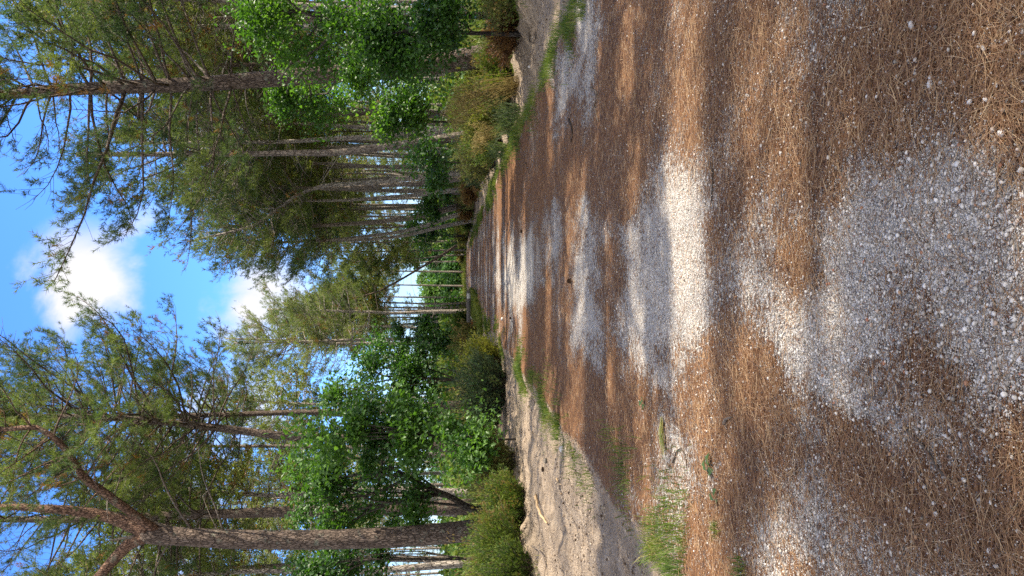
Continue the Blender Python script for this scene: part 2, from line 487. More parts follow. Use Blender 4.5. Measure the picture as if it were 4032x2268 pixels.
def tuft_template(n, ln, w, shoot, spread=1.2):
    V, F, A = [], [], []
    for k in range(n):
        z0 = shoot * RS.random() ** .7
        a = RS.random() * 2 * PI
        th = spread * (.55 + .6 * RS.random()) * (1.0 if z0 < shoot * .8 else .6)
        d = np.array([math.cos(a) * math.sin(th), math.sin(a) * math.sin(th), math.cos(th)])
        L = ln * (.75 + .5 * RS.random())
        p = np.array([0, 0, z0])
        side = np.cross(d, unit(1)[0])
        side /= np.linalg.norm(side) + 1e-9
        b = len(V)
        V += [p + side * w * .5, p - side * w * .5, p + d * L]
        F.append((b, b + 1, b + 2))
        t = (RS.random() - .5) * .12
        A += [t, t, t + .06]
    return np.array(V), np.array(F), np.array(A)


TUFT = {2: [tuft_template(30, .135, .0135, .24) for _ in range(7)],
        1: [tuft_template(15, .155, .025, .32) for _ in range(7)],
        0: [tuft_template(10, .23, .055, .42) for _ in range(6)]}


def leaf_template():
    L, w = 1.0, .30 + .1 * RS.random()
    f = .10 + .12 * RS.random()
    V = np.array([(0, 0, 0), (.28 * L, w * .75, f), (.45 * L, w * .55, f * .8), (.68 * L, w, f), (L, 0, -.12), (.68 * L, -w, f), (.45 * L, -w * .55, f * .8), (.28 * L, -w * .75, f), (.5 * L, 0, .0)])
    F = np.array([(0, 8, 1), (1, 8, 2), (2, 8, 3), (3, 8, 4), (4, 8, 5), (5, 8, 6), (6, 8, 7), (7, 8, 0)])
    A = np.full(9, (RS.random() - .5) * .16)
    return V - np.array([.5, 0, 0]), F, A


LEAF = [leaf_template() for _ in range(6)]


def simple_leaf(w):
    V = np.array([(0, 0, 0), (.5, w, .1), (1, 0, -.1), (.5, -w, .1)]) - np.array([.5, 0, 0])
    return V, np.array([(0, 2, 1), (0, 3, 2)]), np.full(4, (RS.random() - .5) * .16)


LEAF_FAR = [simple_leaf(.4) for _ in range(5)]


# ------------------------------------------------------------------ pines
def branches_on(GB, tufts, pts, rad, f0, R, step=.5, per=4, prof='round', keep=None, sub=1.0, up=.35, tint0=0.0, dens=.85):
    """whorls of limbs along an axis; collects shoot positions for the needles"""
    P = np.asarray(pts)
    seg = np.linalg.norm(np.diff(P, axis=0), axis=1)
    s = np.concatenate([[0], np.cumsum(seg)])
    Ltot = s[-1]
    d = f0 * Ltot
    while d < Ltot * .985:
        t = (d - f0 * Ltot) / (Ltot * (1 - f0))
        p = np.array([np.interp(d, s, P[:, k]) for k in range(3)])
        q = np.array([np.interp(min(d + .3, Ltot), s, P[:, k]) for k in range(3)])
        ax = (q - p) / (np.linalg.norm(q - p) + 1e-9)
        r_ax = np.interp(d, s, rad)
        shape = (.62 + .55 * math.sin(PI * min(1, t * 1.35 + .05))) * (1 - t ** 2.4) ** .7 + .12
        a0 = RS.random() * 2 * PI
        nb = per if RS.random() < .7 else per - 1
        for k in range(nb):
            a = a0 + k * 2 * PI / nb + RS.normal() * .35
            L = R * shape * RS.uniform(.6, 1.12)
            o = np.array([math.cos(a), math.sin(a), 0])
            o = o - ax * (o @ ax)
            o /= np.linalg.norm(o)
            e0 = RS.uniform(-.22, .35) + t * .55 + up * .3
            e1 = e0 + RS.uniform(.0, .75)
            m = 7
            tt = np.linspace(0, 1, m)
            el = e0 + (e1 - e0) * tt ** 1.3 - .35 * np.sin(PI * tt) * RS.random()
            wz = np.cumsum(np.concatenate([[0], RS.normal(size=m - 1) * .24]))
            tang = np.cross(ax, o)
            st = (o[None] * np.cos(wz)[:, None] + tang[None] * np.sin(wz)[:, None]) * np.cos(el)[:, None] + ax[None] * np.sin(el)[:, None]
            bp = p + np.concatenate([[[0, 0, 0]], np.cumsum(st[:-1] * (L / (m - 1)), axis=0)])
            rb = min(r_ax * .5, .009 + .0085 * L) * (1 - tt * .82)
            tube(GB, bp, rb, 5, tint0 + RS.random() * .2)
            ns = max(4, int(L * 6.0 * sub))
            for j in range(ns):
                f = .34 + .66 * (j + RS.random()) / ns
                f = min(f, .99)
                b0 = np.array([np.interp(f, tt, bp[:, c]) for c in range(3)])
                bd = np.array([np.interp(f, tt, st[:, c]) for c in range(3)])
                sd = np.cross(bd, [0, 0, 1.0])
                sd = sd / (np.linalg.norm(sd) + 1e-9) * (1 if j % 2 else -1)
                dd = bd * RS.uniform(.4, 1.0) + sd * RS.uniform(.4, 1.3) + np.array([0, 0, RS.uniform(-.35, .9)])
                dd /= np.linalg.norm(dd)
                l2 = RS.uniform(.35, .95) * (1.0 - f * .25) * min(1.3, .5 + L * .25)
                bend = np.array([0, 0, .25 * RS.random()])
                sp = np.array([b0, b0 + dd * l2 * .5, b0 + (dd + bend) * l2])
                tube(GB, sp, [.008, .006, .004], 3, .15)
                for g in (.40, .58, .74, .88, 1.0):
                    if RS.random() < dens:
                        pos = b0 + (dd + bend * g) * l2 * g
                        tufts.append((*pos, *(dd * .7 + np.array([0, 0, .45]) + RS.normal(size=3) * .55), RS.uniform(.8, 1.25)))
            tufts.append((*bp[-1], *(st[-1] + np.array([0, 0, .3])), 1.2))
        d += step * RS.uniform(.75, 1.25)


def dead_stubs(GB, pts, rad, f0, f1, n, lmax):
    P = np.asarray(pts)
    seg = np.linalg.norm(np.diff(P, axis=0), axis=1)
    s = np.concatenate([[0], np.cumsum(seg)])
    for _ in range(n):
        d = s[-1] * RS.uniform(f0, f1)
        p = np.array([np.interp(d, s, P[:, k]) for k in range(3)])
        a = RS.random() * 2 * PI
        L = lmax * RS.random() ** 1.8 + .12
        e = RS.uniform(-.35, .6)
        m = 5
        tt = np.linspace(0, 1, m)
        dirs = np.stack([np.cos(a + RS.normal() * .3 * tt), np.sin(a + RS.normal() * .3 * tt), np.tan(e - .5 * tt * RS.random())], -1)
        bp = p + np.concatenate([[[0, 0, 0]], np.cumsum(dirs[:-1] * L / (m - 1), axis=0)])
        tube(GB, bp, (.009 + .008 * L) * (1 - .75 * tt), 4, RS.uniform(.35, 1.0))
        if L > .8:
            for q in range(3):
                b0 = bp[RS.integers(1, m)]
                dd = unit(1)[0] * np.array([1, 1, .6])
                tube(GB, [b0, b0 + dd * L * .2, b0 + dd * L * .36 + [0, 0, -.05]], [.006, .005, .003], 3, RS.uniform(.4, 1))


def crown_from(tufts, det, drop=0.0, clump=.9, base_tint=.32, cull=None, org=None):
    A = np.array(tufts)
    P, D, S = A[:, :3], A[:, 3:6], A[:, 6]
    sd = int(RS.integers(0, 99))
    n3 = (vnoise(P[:, 0] * 1.15 + P[:, 2] * .55, P[:, 1] * 1.15 - P[:, 2] * .45, sd) + vnoise(P[:, 2] * 1.3 + P[:, 0] * .3, P[:, 1] * 1.1 - P[:, 0] * .8, sd + 7)) * .5
    k = RS.random(len(P)) > drop + (1 - drop) * clump * (1 - sst(.36, .56, n3))
    if cull is not None:
        k &= cull(P + (np.zeros(3) if org is None else np.asarray(org)))
    P, D, S = P[k], D[k], S[k]
    n3 = vnoise(P[:, 0] * .9 + P[:, 2] * .7, P[:, 1] * .9 - P[:, 2] * .5, int(RS.integers(0, 99)))
    t = base_tint + (n3 - .5) * .62 + RS.normal(size=len(P)) * .08
    t = np.clip(t, .02, .80)
    brown = (vnoise(P[:, 0] * 1.7 + 5, P[:, 2] * 1.7 + P[:, 1], 9) > .80) & (RS.random(len(P)) < .5)
    t[brown] = .97
    G = Geo()
    scatter(G, TUFT[det], P, D, S, t)
    return G


def trunk_geo(pts, rad, n=12, wob=.09):
    G = Geo()
    tube(G, pts, rad, n, 0.0, wob)
    return G


def radii(n, r0, r1, flare=.35):
    t = np.linspace(0, 1, n)
    return (r0 + (r1 - r0) * t ** .85) * (1 + flare * np.exp(-t * 22))


def hero_pine(label, img, d, r0, r1, top, f0, R, det=2, mat='bark', step=.5, per=4, dead=14, deadL=1.6, nd_mat='needles', tint=.36, drop=0.05, cull=None, sub=1.0, name='pine_tree', deadf=None):
    """img: picture positions of the trunk from the foot upwards; d its distance along the track"""
    W = [at(X, Y, d) for X, Y in img]
    foot = W[0].copy()
    g = gz(foot[0], d)
    dirv = (W[0] - W[1]) / (W[0][2] - W[1][2])
    if W[0][2] > g: W.insert(0, W[0] + dirv * (g - .15 - W[0][2]))
    last = W[-1] - W[-2]
    if top > W[-1][2] + .3: W.append(np.array([W[-1][0] + last[0] * .5 * (top - W[-1][2]) / max(last[2], .5), d, top]))
    W = np.array(W)
    org = W[0] + [0, 0, .15]
    L = spline(W - org, 30)
    if d > 34: r0 *= .86
    rr = radii(30, r0, r1)
    root = thing(name, label, 'pine tree', org)
    G = trunk_geo(L, rr)
    tf = []
    branches_on(G, tf, L, rr, f0, R, step, per, sub=sub)
    dead_stubs(G, L, rr, .12 if deadf is None else deadf, f0 + .08, dead, deadL)
    obj('trunk', G, MAT[mat], root, smooth=True)
    if tf: obj('crown', crown_from(tf, det, drop, base_tint=tint, cull=cull, org=org), MAT[nd_mat], root)
    return root


# ------------------------------------------------------------------ world: sky with clouds
SUN_EL = math.radians(49)
SUN_AZ = math.radians(90)          # from the right of the track
sundir = np.array([math.sin(SUN_AZ) * math.cos(SUN_EL), math.cos(SUN_AZ) * math.cos(SUN_EL), math.sin(SUN_EL)])
w = bpy.data.worlds.new('World')
sc.world = w
w.use_nodes = True
t = w.node_tree
t.nodes.clear()
sky = nd(t, 'ShaderNodeTexSky', {'sky_type': 'NISHITA', 'sun_disc': False, 'sun_elevation': SUN_EL, 'sun_rotation': SUN_AZ, 'air_density': 1.0, 'dust_density': .3, 'ozone_density': 3.0})
tc = nd(t, 'ShaderNodeTexCoord')
DIR = nd(t, 'ShaderNodeVectorMath', {'operation': 'NORMALIZE'}, i0=tc.outputs['Generated']).outputs[0]
nz = nd(t, 'ShaderNodeTexNoise', None, Vector=DIR, Scale=7.0, Detail=9.0, Roughness=.56, Distortion=.25)
nz2 = nd(t, 'ShaderNodeTexNoise', None, Vector=DIR, Scale=2.0, Detail=4.0)
warp = mixc(t, .16, DIR, nz.outputs['Color'], 'ADD')
CL = [(390, 1040, .10, 1.1), (330, 1180, .06, .8), (330, 1290, .05, .7), (470, 1100, .08, .85), (600, 850, .055, .75), (790, 1000, .07, .9), (950, 1060, .09, 1.0), (1060, 1170, .13, 1.2),
      (930, 1330, .08, .9), (60, 700, .05, .6), (640, 1760, .11, 1.1), (820, 1850, .11, 1.1), (900, 1600, .12, 1.0), (420, 20, .06, 1.0),
      (700, 2150, .12, 1.0), (1000, 700, .16, 1.0), (1000, 250, .2, .9), (850, 1450, .05, .7), (1350, 1100, .06, .45)]
acc = None
for X, Y, r, a in CL:
    dv = ray(X, Y)
    dv = dv / np.linalg.norm(dv) + np.array([.08, .08, .08])
    ds = nd(t, 'ShaderNodeVectorMath', {'operation': 'DISTANCE'}, i0=warp, i1=tuple(dv)).outputs['Value']
    v = nd(t, 'ShaderNodeMapRange', {'interpolation_type': 'SMOOTHSTEP'}, Value=ds, From_Min=0.0, From_Max=r * 1.22, To_Min=a, To_Max=0.0).outputs[0]
    acc = v if acc is None else mth(t, 'MAXIMUM', acc, v)
fill_clouds = mrange(t, nz2.outputs['Fac'], .30, .52, 0, 1.4)      # heavy out-of-view cloud cover, added to neutralise the fill light
fwdm = nd(t, 'ShaderNodeVectorMath', {'operation': 'DOT_PRODUCT'}, i0=DIR, i1=(0, 1, .2)).outputs['Value']
fill_clouds = mth(t, 'MULTIPLY', fill_clouds, mrange(t, fwdm, .62, .35))
acc = mth(t, 'MAXIMUM', acc, fill_clouds)
sz = nd(t, 'ShaderNodeSeparateXYZ', None, Vector=DIR).outputs[2]
den = mth(t, 'ADD', acc, mth(t, 'MULTIPLY', mth(t, 'SUBTRACT', nz.outputs['Fac'], .52), 2.7))
den = mth(t, 'MULTIPLY', mrange(t, den, .40, 1.25), .96)
veil = mrange(t, sz, .22, .0, 0, .55)
den = mth(t, 'MAXIMUM', den, veil)
cc = ramp(t, nz.outputs['Fac'], [(.3, (5.6, 5.5, 5.5)), (.65, (6.9, 6.6, 6.3))])
skc = mixc(t, 1.0, sky.outputs[0], (.62, 1.08, 1.75, 1), 'MULTIPLY')
cc = mixc(t, 1.0, cc, ramp(t, mrange(t, fwdm, .35, .62), [(0, (1, .97, .91)), (1, (.66, .67, .69))]), 'MULTIPLY')  # clouds out of view kept brighter and warmer to fill the shade
col = mixc(t, den, skc, cc)
bg = nd(t, 'ShaderNodeBackground', None, Color=col, Strength=.105)
nd(t, 'ShaderNodeOutputWorld', None, Surface=bg.outputs[0])

sl = bpy.data.lights.new('sun', 'SUN')
sl.energy = 5.0
sl.angle = math.radians(.53)
sl.color = (1.0, .90, .74)
so = bpy.data.objects.new('sun', sl)
C.objects.link(so)
so.rotation_euler = Vector(-sundir).to_track_quat('-Z', 'Y').to_euler()
so.location = (20, 0, 30)
sc.view_settings.view_transform = 'Standard'
sc.view_settings.look = 'None'
sc.view_settings.exposure = 1.2
sc.view_settings.gamma = 1
cy = sc.cycles
cy.use_denoising = False
cy.sample_clamp_indirect = 4.0
cy.max_bounces = 6
cy.diffuse_bounces = 3
cy.glossy_bounces = 2
cy.transmission_bounces = 4
cy.transparent_max_bounces = 4


# ------------------------------------------------------------------ the ground, split at the edges of the track
ys = [-6.0]
while ys[-1] < 900:
    yy = ys[-1]
    ys.append(yy + (.25 if yy < 1.2 else .018 + .0125 * yy if yy < 200 else .06 * yy))
ys = np.array(ys)


def strip(name, xa, xb, n, lab=None, pw=1.0):
    f = np.linspace(0, 1, n) ** pw
    A, B = xa(ys)[:, None], xb(ys)[:, None]
    X = A + (B - A) * f[None]
    Yy = np.broadcast_to(ys[:, None], X.shape)
    Z = ground_z(X.ravel(), Yy.ravel())
    V = np.stack([X.ravel(), Yy.ravel(), Z], -1)
    i = np.arange(len(ys) - 1)[:, None] * n
    j = np.arange(n - 1)[None]
    Q = np.stack([i + j, i + j + 1, i + n + j + 1, i + n + j], -1).reshape(-1, 4)
    if xb(ys[:1])[0] < xa(ys[:1])[0]: Q = Q[:, ::-1]
    o = obj(name, Geo().add(V, None, Q), MAT['ground'], smooth=True)
    x, y = V[:, 0], V[:, 1]
    pl, pr, s1, s2 = edge_pl(y), edge_pr(y), edge_sl(y), edge_sr(y)
    lit = litter(x, y)
    inner = np.minimum(x - pl, pr - x)
    sand = sst(.18, -.18, inner) if False else 1 - sst(-.30, .12, inner)
    soil = np.maximum(sst(-.25, .45, s1 - x), sst(-.25, .35, x - s2))
    # the brown humus along the foot of the bank on the oak side
    for nm, a in (('litter', lit), ('sand', sand), ('soil', soil)):
        at_ = o.data.attributes.new(nm, 'FLOAT', 'POINT')
        at_.data.foreach_set('value', np.clip(a, 0, 1).astype(np.float32))
    return kinded(o, 'structure')


strip('path', edge_pl, edge_pr, 110)
strip('sandy_verge', edge_pl, edge_sl, 62)
strip('sandy_verge', edge_pr, edge_sr, 48)
strip('ground', edge_sl, lambda y: y * 0 - 900.0, 110, pw=3.6)
strip('ground', edge_sr, lambda y: y * 0 + 900.0, 110, pw=3.6)

# ------------------------------------------------------------------ loose gravel and needle litter near the camera
n = 430000
yy = 1.55 * (9.5 / 1.55) ** RS.random(n)
xx = RS.uniform(-1, 1, n) * (.55 + yy * .47) + .1
k = (xx > edge_pl(yy) + .1) & (xx < edge_pr(yy) - .1)
xx, yy = xx[k], yy[k]
lt = litter(xx, yy)
keep = RS.random(len(xx)) < np.clip(1.15 - lt * 1.18, .09, 1) * np.clip(1.3 - yy * .09, .2, 1)
xx, yy = xx[keep], yy[keep]
r = .0016 + .0021 * RS.random(len(xx)) ** 2 + .0075 * RS.random(len(xx)) ** 22
r *= 1 + .10 * np.maximum(0, 2.8 - yy)
phi = (1 + 5 ** .5) / 2
ico = np.array([(-1, phi, 0), (1, phi, 0), (-1, -phi, 0), (1, -phi, 0), (0, -1, phi), (0, 1, phi), (0, -1, -phi), (0, 1, -phi), (phi, 0, -1), (phi, 0, 1), (-phi, 0, -1), (-phi, 0, 1)]) / math.sqrt(1 + phi * phi)
icf = np.array([(0, 11, 5), (0, 5, 1), (0, 1, 7), (0, 7, 10), (0, 10, 11), (1, 5, 9), (5, 11, 4), (11, 10, 2), (10, 7, 6), (7, 1, 8), (3, 9, 4), (3, 4, 2), (3, 2, 6), (3, 6, 8), (3, 8, 9), (4, 9, 5), (2, 4, 11), (6, 2, 10), (8, 6, 7), (9, 8, 1)])


def pebble_template():
    v = ico * (1 + .22 * (RS.random((12, 1)) - .5))
    v = v * np.array([1, .7 + .3 * RS.random(), .5 + .25 * RS.random()])
    return v, icf, np.zeros(12)


PEB = [pebble_template() for _ in range(8)]
G = Geo()
zz = ground_z(xx, yy)
upj = np.array([0, 0, 1.0]) + RS.normal(size=(len(xx), 3)) * .18
scatter(G, PEB, np.stack([xx, yy, zz + r * .30 + np.where(RS.random(len(xx)) < .45, .009, 0) * lt[keep]], -1), upj, r, RS.random(len(xx)))
kinded(obj('gravel', G, MAT['pebble'], smooth=True), 'stuff')

n = 330000
yy = 1.5 * (15 / 1.5) ** RS.random(n)
xx = RS.uniform(-1, 1, n) * (.6 + yy * .47) + .1
k = (xx > edge_pl(yy) - .1) & (xx < edge_pr(yy) + .15)
xx, yy = xx[k], yy[k]
lt = litter(xx, yy)
keep = RS.random(len(xx)) < (.09 + .58 * sst(.15, .95, lt)) * np.clip(1.15 - yy * .045, .3, 1)
xx, yy, lt = xx[keep], yy[keep], lt[keep]
n = len(xx)
ang = RS.vonmises(0, .35, n) + np.where(RS.random(n) < .5, .35, 2.4) + (fbm(xx * 1.5, yy * 1.5, 77) - .5) * 2
longn = RS.random(n) < .34
L = np.where(longn, RS.uniform(.055, .125, n), RS.uniform(.010, .036, n))
wd = RS.uniform(.00045, .00085, n) * (1 + .13 * yy) * np.where(longn, 1, 1.35)
bend = RS.normal(size=n) * .38
m = 4
tt = np.linspace(0, 1, m)
aa = ang[:, None] + bend[:, None] * (tt[None] - .5)
stp = L[:, None] / (m - 1)
px = xx[:, None] + np.cumsum(np.cos(aa) * stp, 1) - stp * 2
py = yy[:, None] + np.cumsum(np.sin(aa) * stp, 1) - stp * 2
z0 = ground_z(xx, yy) + .004 + RS.random(n) ** 2 * .016 * (.4 + lt)
slope = RS.normal(size=n) * .10
pz = z0[:, None] + slope[:, None] * (tt[None] - .5) * L[:, None]
nx, ny = -np.sin(aa), np.cos(aa)
prof = np.array([.7, 1, .9, .25])
V = np.zeros((n, m, 3, 3), np.float32)
for c, (ox, oz) in enumerate(((-1, -.3), (0, .9), (1, -.3))):
    V[:, :, c, 0] = px + nx * ox * wd[:, None] * prof
    V[:, :, c, 1] = py + ny * ox * wd[:, None] * prof
    V[:, :, c, 2] = pz + oz * wd[:, None] * prof
V = V.reshape(-1, 3)
b0 = np.arange(n)[:, None, None] * (m * 3)
qq = np.array([(s * 3 + c, s * 3 + c + 1, s * 3 + c + 4, s * 3 + c + 3) for s in range(m - 1) for c in range(2)])
Q = (b0 + qq[None]).reshape(-1, 4)
G = Geo().add(V, None, Q, np.repeat(np.clip(np.where(longn, RS.normal(.56, .22, n), RS.normal(.30, .20, n)), 0, 1), m * 3))
kinded(obj('needle_litter', G, MAT['litter_needle']), 'stuff')


n = 60000
yy = 6 * (40 / 6) ** RS.random(n)
xx = RS.uniform(-7, 7.5, n)
k = ((xx < edge_pl(yy) - .05) & (xx > edge_sl(yy) - .3)) | ((xx > edge_pr(yy) + .05) & (xx < edge_sr(yy) + .4))
xx, yy = xx[k], yy[k]
k = RS.random(len(xx)) < sst(.35, .7, fbm(xx * 1.1, yy * .8, 301)) + .1
xx, yy = xx[k], yy[k]
G = Geo()
r = .006 + .016 * RS.random(len(xx)) ** 5 + .0003 * yy
scatter(G, PEB, np.stack([xx, yy, ground_z(xx, yy) + r * .25], -1), unit(len(xx)) * .5 + np.array([0, 0, 1.0]), r, RS.random(len(xx)))
kinded(obj('sand_debris', G, tint_mat('sand_crumbs', [(0, (.075, .05, .035)), (.3, (.17, .125, .09)), (.5, (.34, .275, .21)), (1, (.46, .385, .30))], .9), smooth=True), 'stuff')


# ------------------------------------------------------------------ grass
def blades(G, x, y, h, wd, lean, tint, z=None):
    n = len(x)
    a = RS.random(n) * 2 * PI
    b = RS.random(n) * 2 * PI
    z = ground_z(x, y) - .01 if z is None else z
    V = np.zeros((n, 5, 3))
    sx, sy = np.cos(b) * wd * .5, np.sin(b) * wd * .5
    for k, f in ((0, 0), (1, .55)):
        ox, oy = np.cos(a) * lean * h * f ** 2, np.sin(a) * lean * h * f ** 2
        for s in (0, 1):
            sg = 1 - 2 * s
            ww = 1 if k == 0 else .8
            V[:, k * 2 + s] = np.stack([x + ox + sx * sg * ww, y + oy + sy * sg * ww, z + h * f], -1)
    V[:, 4] = np.stack([x + np.cos(a) * lean * h, y + np.sin(a) * lean * h, z + h * (1 - .3 * np.minimum(lean, 1.2))], -1)
    o = np.arange(n)[:, None] * 5
    G.add(V.reshape(-1, 3), np.concatenate([o + np.array([[2, 3, 4]])]), o + np.array([[0, 1, 3, 2]]), np.repeat(tint, 5))


def verge(edge, seed, n, ymin, ymax, w, side, dens_f):
    G = Geo()
    y = ymin * (ymax / ymin) ** RS.random(n)
    x = edge(y) + RS.normal(size=n) * w + side * .12
    p = sst(.46, .66, fbm(y * .55, x * .8, seed)) * dens_f(x, y)
    k = RS.random(n) < p
    x, y = x[k], y[k]
    n = len(x)
    h = RS.uniform(.05, .17, n) * (.7 + .6 * vnoise(x * 2, y * 2, seed + 1)) * (1 + y * .006)
    blades(G, x, y, h, .0035 + .0004 * y, RS.uniform(.1, 1.1, n), np.clip(.42 + (vnoise(x * 3, y * 3, 4) - .5) * .7 + RS.normal(size=n) * .14, 0, 1))
    return kinded(obj('grass', G, MAT['grass']), 'stuff')


verge(edge_pl, 71, 130000, 5.0, 60, .30, -1, lambda x, y: (np.where(y < 8.5, .24, .15) + .5 * sst(8, 22, y)) * sst(.40, .62, fbm(y * 1.3, x * 1.5, 88)))
verge(edge_sl, 77, 60000, 9.0, 60, .35, -1, lambda x, y: .30 + 0 * y)
verge(edge_sr, 78, 60000, 9.0, 70, .40, 1, lambda x, y: .35 + 0 * y)
verge(edge_pr, 74, 130000, 8.0, 70, .26, 1, lambda x, y: np.where((y > 25) & (y < 50), 1.0, np.where(y < 11, .5, .16)))
# longer grass round the barrier, and between the verge and the wood beyond it
G = Geo()
n = 26000
y = RS.uniform(42, 62, n); x = edge_pl(y) - RS.random(n) ** 1.3 * 2.0 + .2
k = fbm(x * .8, y * .3, 91) > .36
x, y = x[k], y[k]; n = len(x)
blades(G, x, y, RS.uniform(.12, .42, n), .022, RS.uniform(.1, .9, n), np.clip(RS.normal(.62, .16, n), 0, 1))
n = 9000
y = RS.uniform(90, 140, n); x = RS.uniform(-4, 6, n)
blades(G, x, y, RS.uniform(.15, .4, n), .04, RS.uniform(.1, .8, n), np.clip(RS.normal(.6, .16, n), 0, 1))
kinded(obj('grass', G, MAT['grass']), 'stuff')


# ------------------------------------------------------------------ shrubs
def shrub(name, label, cat, x, y, wx, h, mat, stems=150, leaf=.07, lw=.011, per=42, lean=.9, tint=.45, tvar=.85, wy=None, stem_t=.2, fine=1.0, dz=0):
    if x > 0: x, y, h = x + .45, y + 1.0, h * .92
    z = gz(x, y) - .04 + dz
    root = thing(name, label, cat, (x, y, z))
    S, F = Geo(), Geo()
    wy = wy or wx
    P, D = [], []
    TT = []
    for _ in range(stems):
        a, q = RS.random() * 2 * PI, math.sqrt(RS.random())
        b = np.array([math.cos(a) * q * wx * .26, math.sin(a) * q * wy * .26, 0])
        hh = h * RS.uniform(.40, 1.05) * (1 - .35 * q ** 2) * (RS.uniform(1.1, 1.4) if RS.random() < .10 else 1)
        out = np.array([math.cos(a) * wx * .26 * lean * (q + .15), math.sin(a) * wy * .26 * lean * (q + .15), 0]) + RS.normal(size=3) * [.08, .08, 0] * h
        m = 6
        f = np.linspace(0, 1, m)[:, None]
        pts = b + out * f ** 1.5 + np.array([0, 0, hh]) * (f - .12 * f ** 3)
        if stem_t is not None: tube(S, pts, np.linspace(.008, .003, m), 3, stem_t + .3 * RS.random())
        ct = tint + (RS.random() - .5) * tvar
        ff = .12 + .88 * RS.random(per) ** .75
        pos = np.stack([np.interp(ff, f[:, 0], pts[:, c]) for c in range(3)], -1)
        dr = pts[-1] - pts[-3]
        dr = dr / np.linalg.norm(dr)
        side = unit(per) * .12 * np.sqrt(h)
        P.append(pos + side * (.4 + .6 * RS.random((per, 1))))
        D.append(dr + unit(per) * .55 + np.array([0, 0, .25]))
        TT.append(np.clip(ct + .25 * (ff - .6) + RS.normal(size=per) * .1, 0, 1))
    P, D, TT = np.concatenate(P), np.concatenate(D), np.concatenate(TT)
    tv = []
    for _ in range(5):
        V, Fc, A = [], [], []
        for q in range(4):
            d = np.array([RS.normal() * .35, RS.normal() * .35, 1.0])
            d /= np.linalg.norm(d)
            s = unit(1)[0]
            s = np.cross(d, s); s /= np.linalg.norm(s)
            p0 = np.array([0, 0, .35 * RS.random()])
            b = len(V)
            V += [p0, p0 + d * .5 + s * lw / leaf * .5, p0 + d, p0 + d * .5 - s * lw / leaf * .5]
            Fc.append((b, b + 1, b + 2, b + 3))
            A += [0, 0, .08, 0]
        tv.append((np.array(V), np.array(Fc), np.array(A)))
    scatter(F, tv, P, D, leaf * RS.uniform(.7, 1.4, len(P)), TT)
    if S.n: obj('stem', S, MAT['twig'], root)
    obj('foliage', F, MAT[mat], root)
    return root


def tussock(name, label, cat, x, y, h, n, mat, wd=.008, r=.12, lean=(.2, 1.0), dz=0.0):
    z = gz(x, y) + dz
    G = Geo()
    a, q = RS.random(n) * 2 * PI, np.sqrt(RS.random(n)) * r
    hh = h * RS.uniform(.5, 1.1, n)
    blades(G, np.cos(a) * q, np.sin(a) * q, hh, wd, RS.uniform(lean[0], lean[1], n), np.clip(RS.normal(.5, .22, n), 0, 1), z=np.zeros(n))
    return tag(obj(name, G, MAT[mat], loc=(x, y, z)), label, cat)


# ------------------------------------------------------------------ broad-leaved trees
def oak(label, trunk, d, ells, leaves, mat, lsize=.105, name='oak_tree', cat='oak tree', rt=.09, far=False, limbs=12, bark='oak_bark', tint=.45, cs=1.0):
    """trunk: picture positions foot upwards; ells: (X, Y, vertical px, sideways px, depth m, weight, distance) volumes that hold the leaf clumps"""
    W = [at(X, Y, d) for X, Y in trunk]
    g = gz(W[0][0], d)
    if W[0][2] > g: W.insert(0, np.array([W[0][0], d, g - .1]))
    W = np.array(W)
    org = W[0].copy()
    root = thing(name, label, cat, org)
    L = spline(W - org, 14)
    G, F = Geo(), Geo()
    rr = radii(14, rt, rt * .35, .3)
    tube(G, L, rr, 8, 0, .1)
    cps, crs = [], []
    for (X, Y, rv, rs, rd, wgt, dd) in ells:
        c = at(X, Y, dd) - org
        sc_ = dd / FPX / 3.9375
        vol = rv * sc_ * rs * sc_
        K = max(6, int(vol * 5.0 * wgt))
        u = unit(K) * (RS.random((K, 1)) ** .38)
        cp = c + u * np.array([rs * sc_, rd, rv * sc_])
        cps.append(cp)
        crs.append((.32 + .50 * RS.random(K)) * cs)
    cps, crs = np.concatenate(cps), np.concatenate(crs)
    per = max(16, int(leaves * .8) // len(cps))
    n = per * len(cps)
    u = RS.normal(size=(n, 3)) * .52
    ctint = np.clip(tint + RS.normal(size=len(cps)) * .22, .05, .95)
    P = np.repeat(cps, per, 0) + u * np.repeat(crs, per)[:, None] * np.array([1.15, 1.15, .72])
    T_ = np.clip(np.repeat(ctint, per) + RS.normal(size=n) * .09, 0, 1)
    D = unit(n) * .8 + np.array([.35, -.1, .75])
    ok = P[:, 2] + org[2] > .15
    scatter(F, LEAF_FAR if far else LEAF, P[ok], D[ok], lsize * 1.12 * RS.uniform(.55, 1.4, ok.sum()), T_[ok])
    order = RS.permutation(len(cps))[:max(limbs, len(cps) // 2)]
    for k in order:
        f = RS.uniform(.25, 1)
        p0 = np.array([np.interp(f, np.linspace(0, 1, 14), L[:, c]) for c in range(3)])
        p1 = cps[k]
        if p1[2] < p0[2] - 1.0: continue
        mid = (p0 + p1) / 2 + RS.normal(size=3) * .18 * np.linalg.norm(p1 - p0) * np.array([.5, .5, .6])
        q = spline([p0, mid, p1, p1 + (p1 - mid) * .25 + RS.normal(size=3) * .1], 9)
        tube(G, q, np.linspace(rt * .34, .006, 9), 5, .1)
    obj('trunk', G, MAT[bark], root, smooth=True)
    obj('crown', F, MAT[mat], root)
    return root


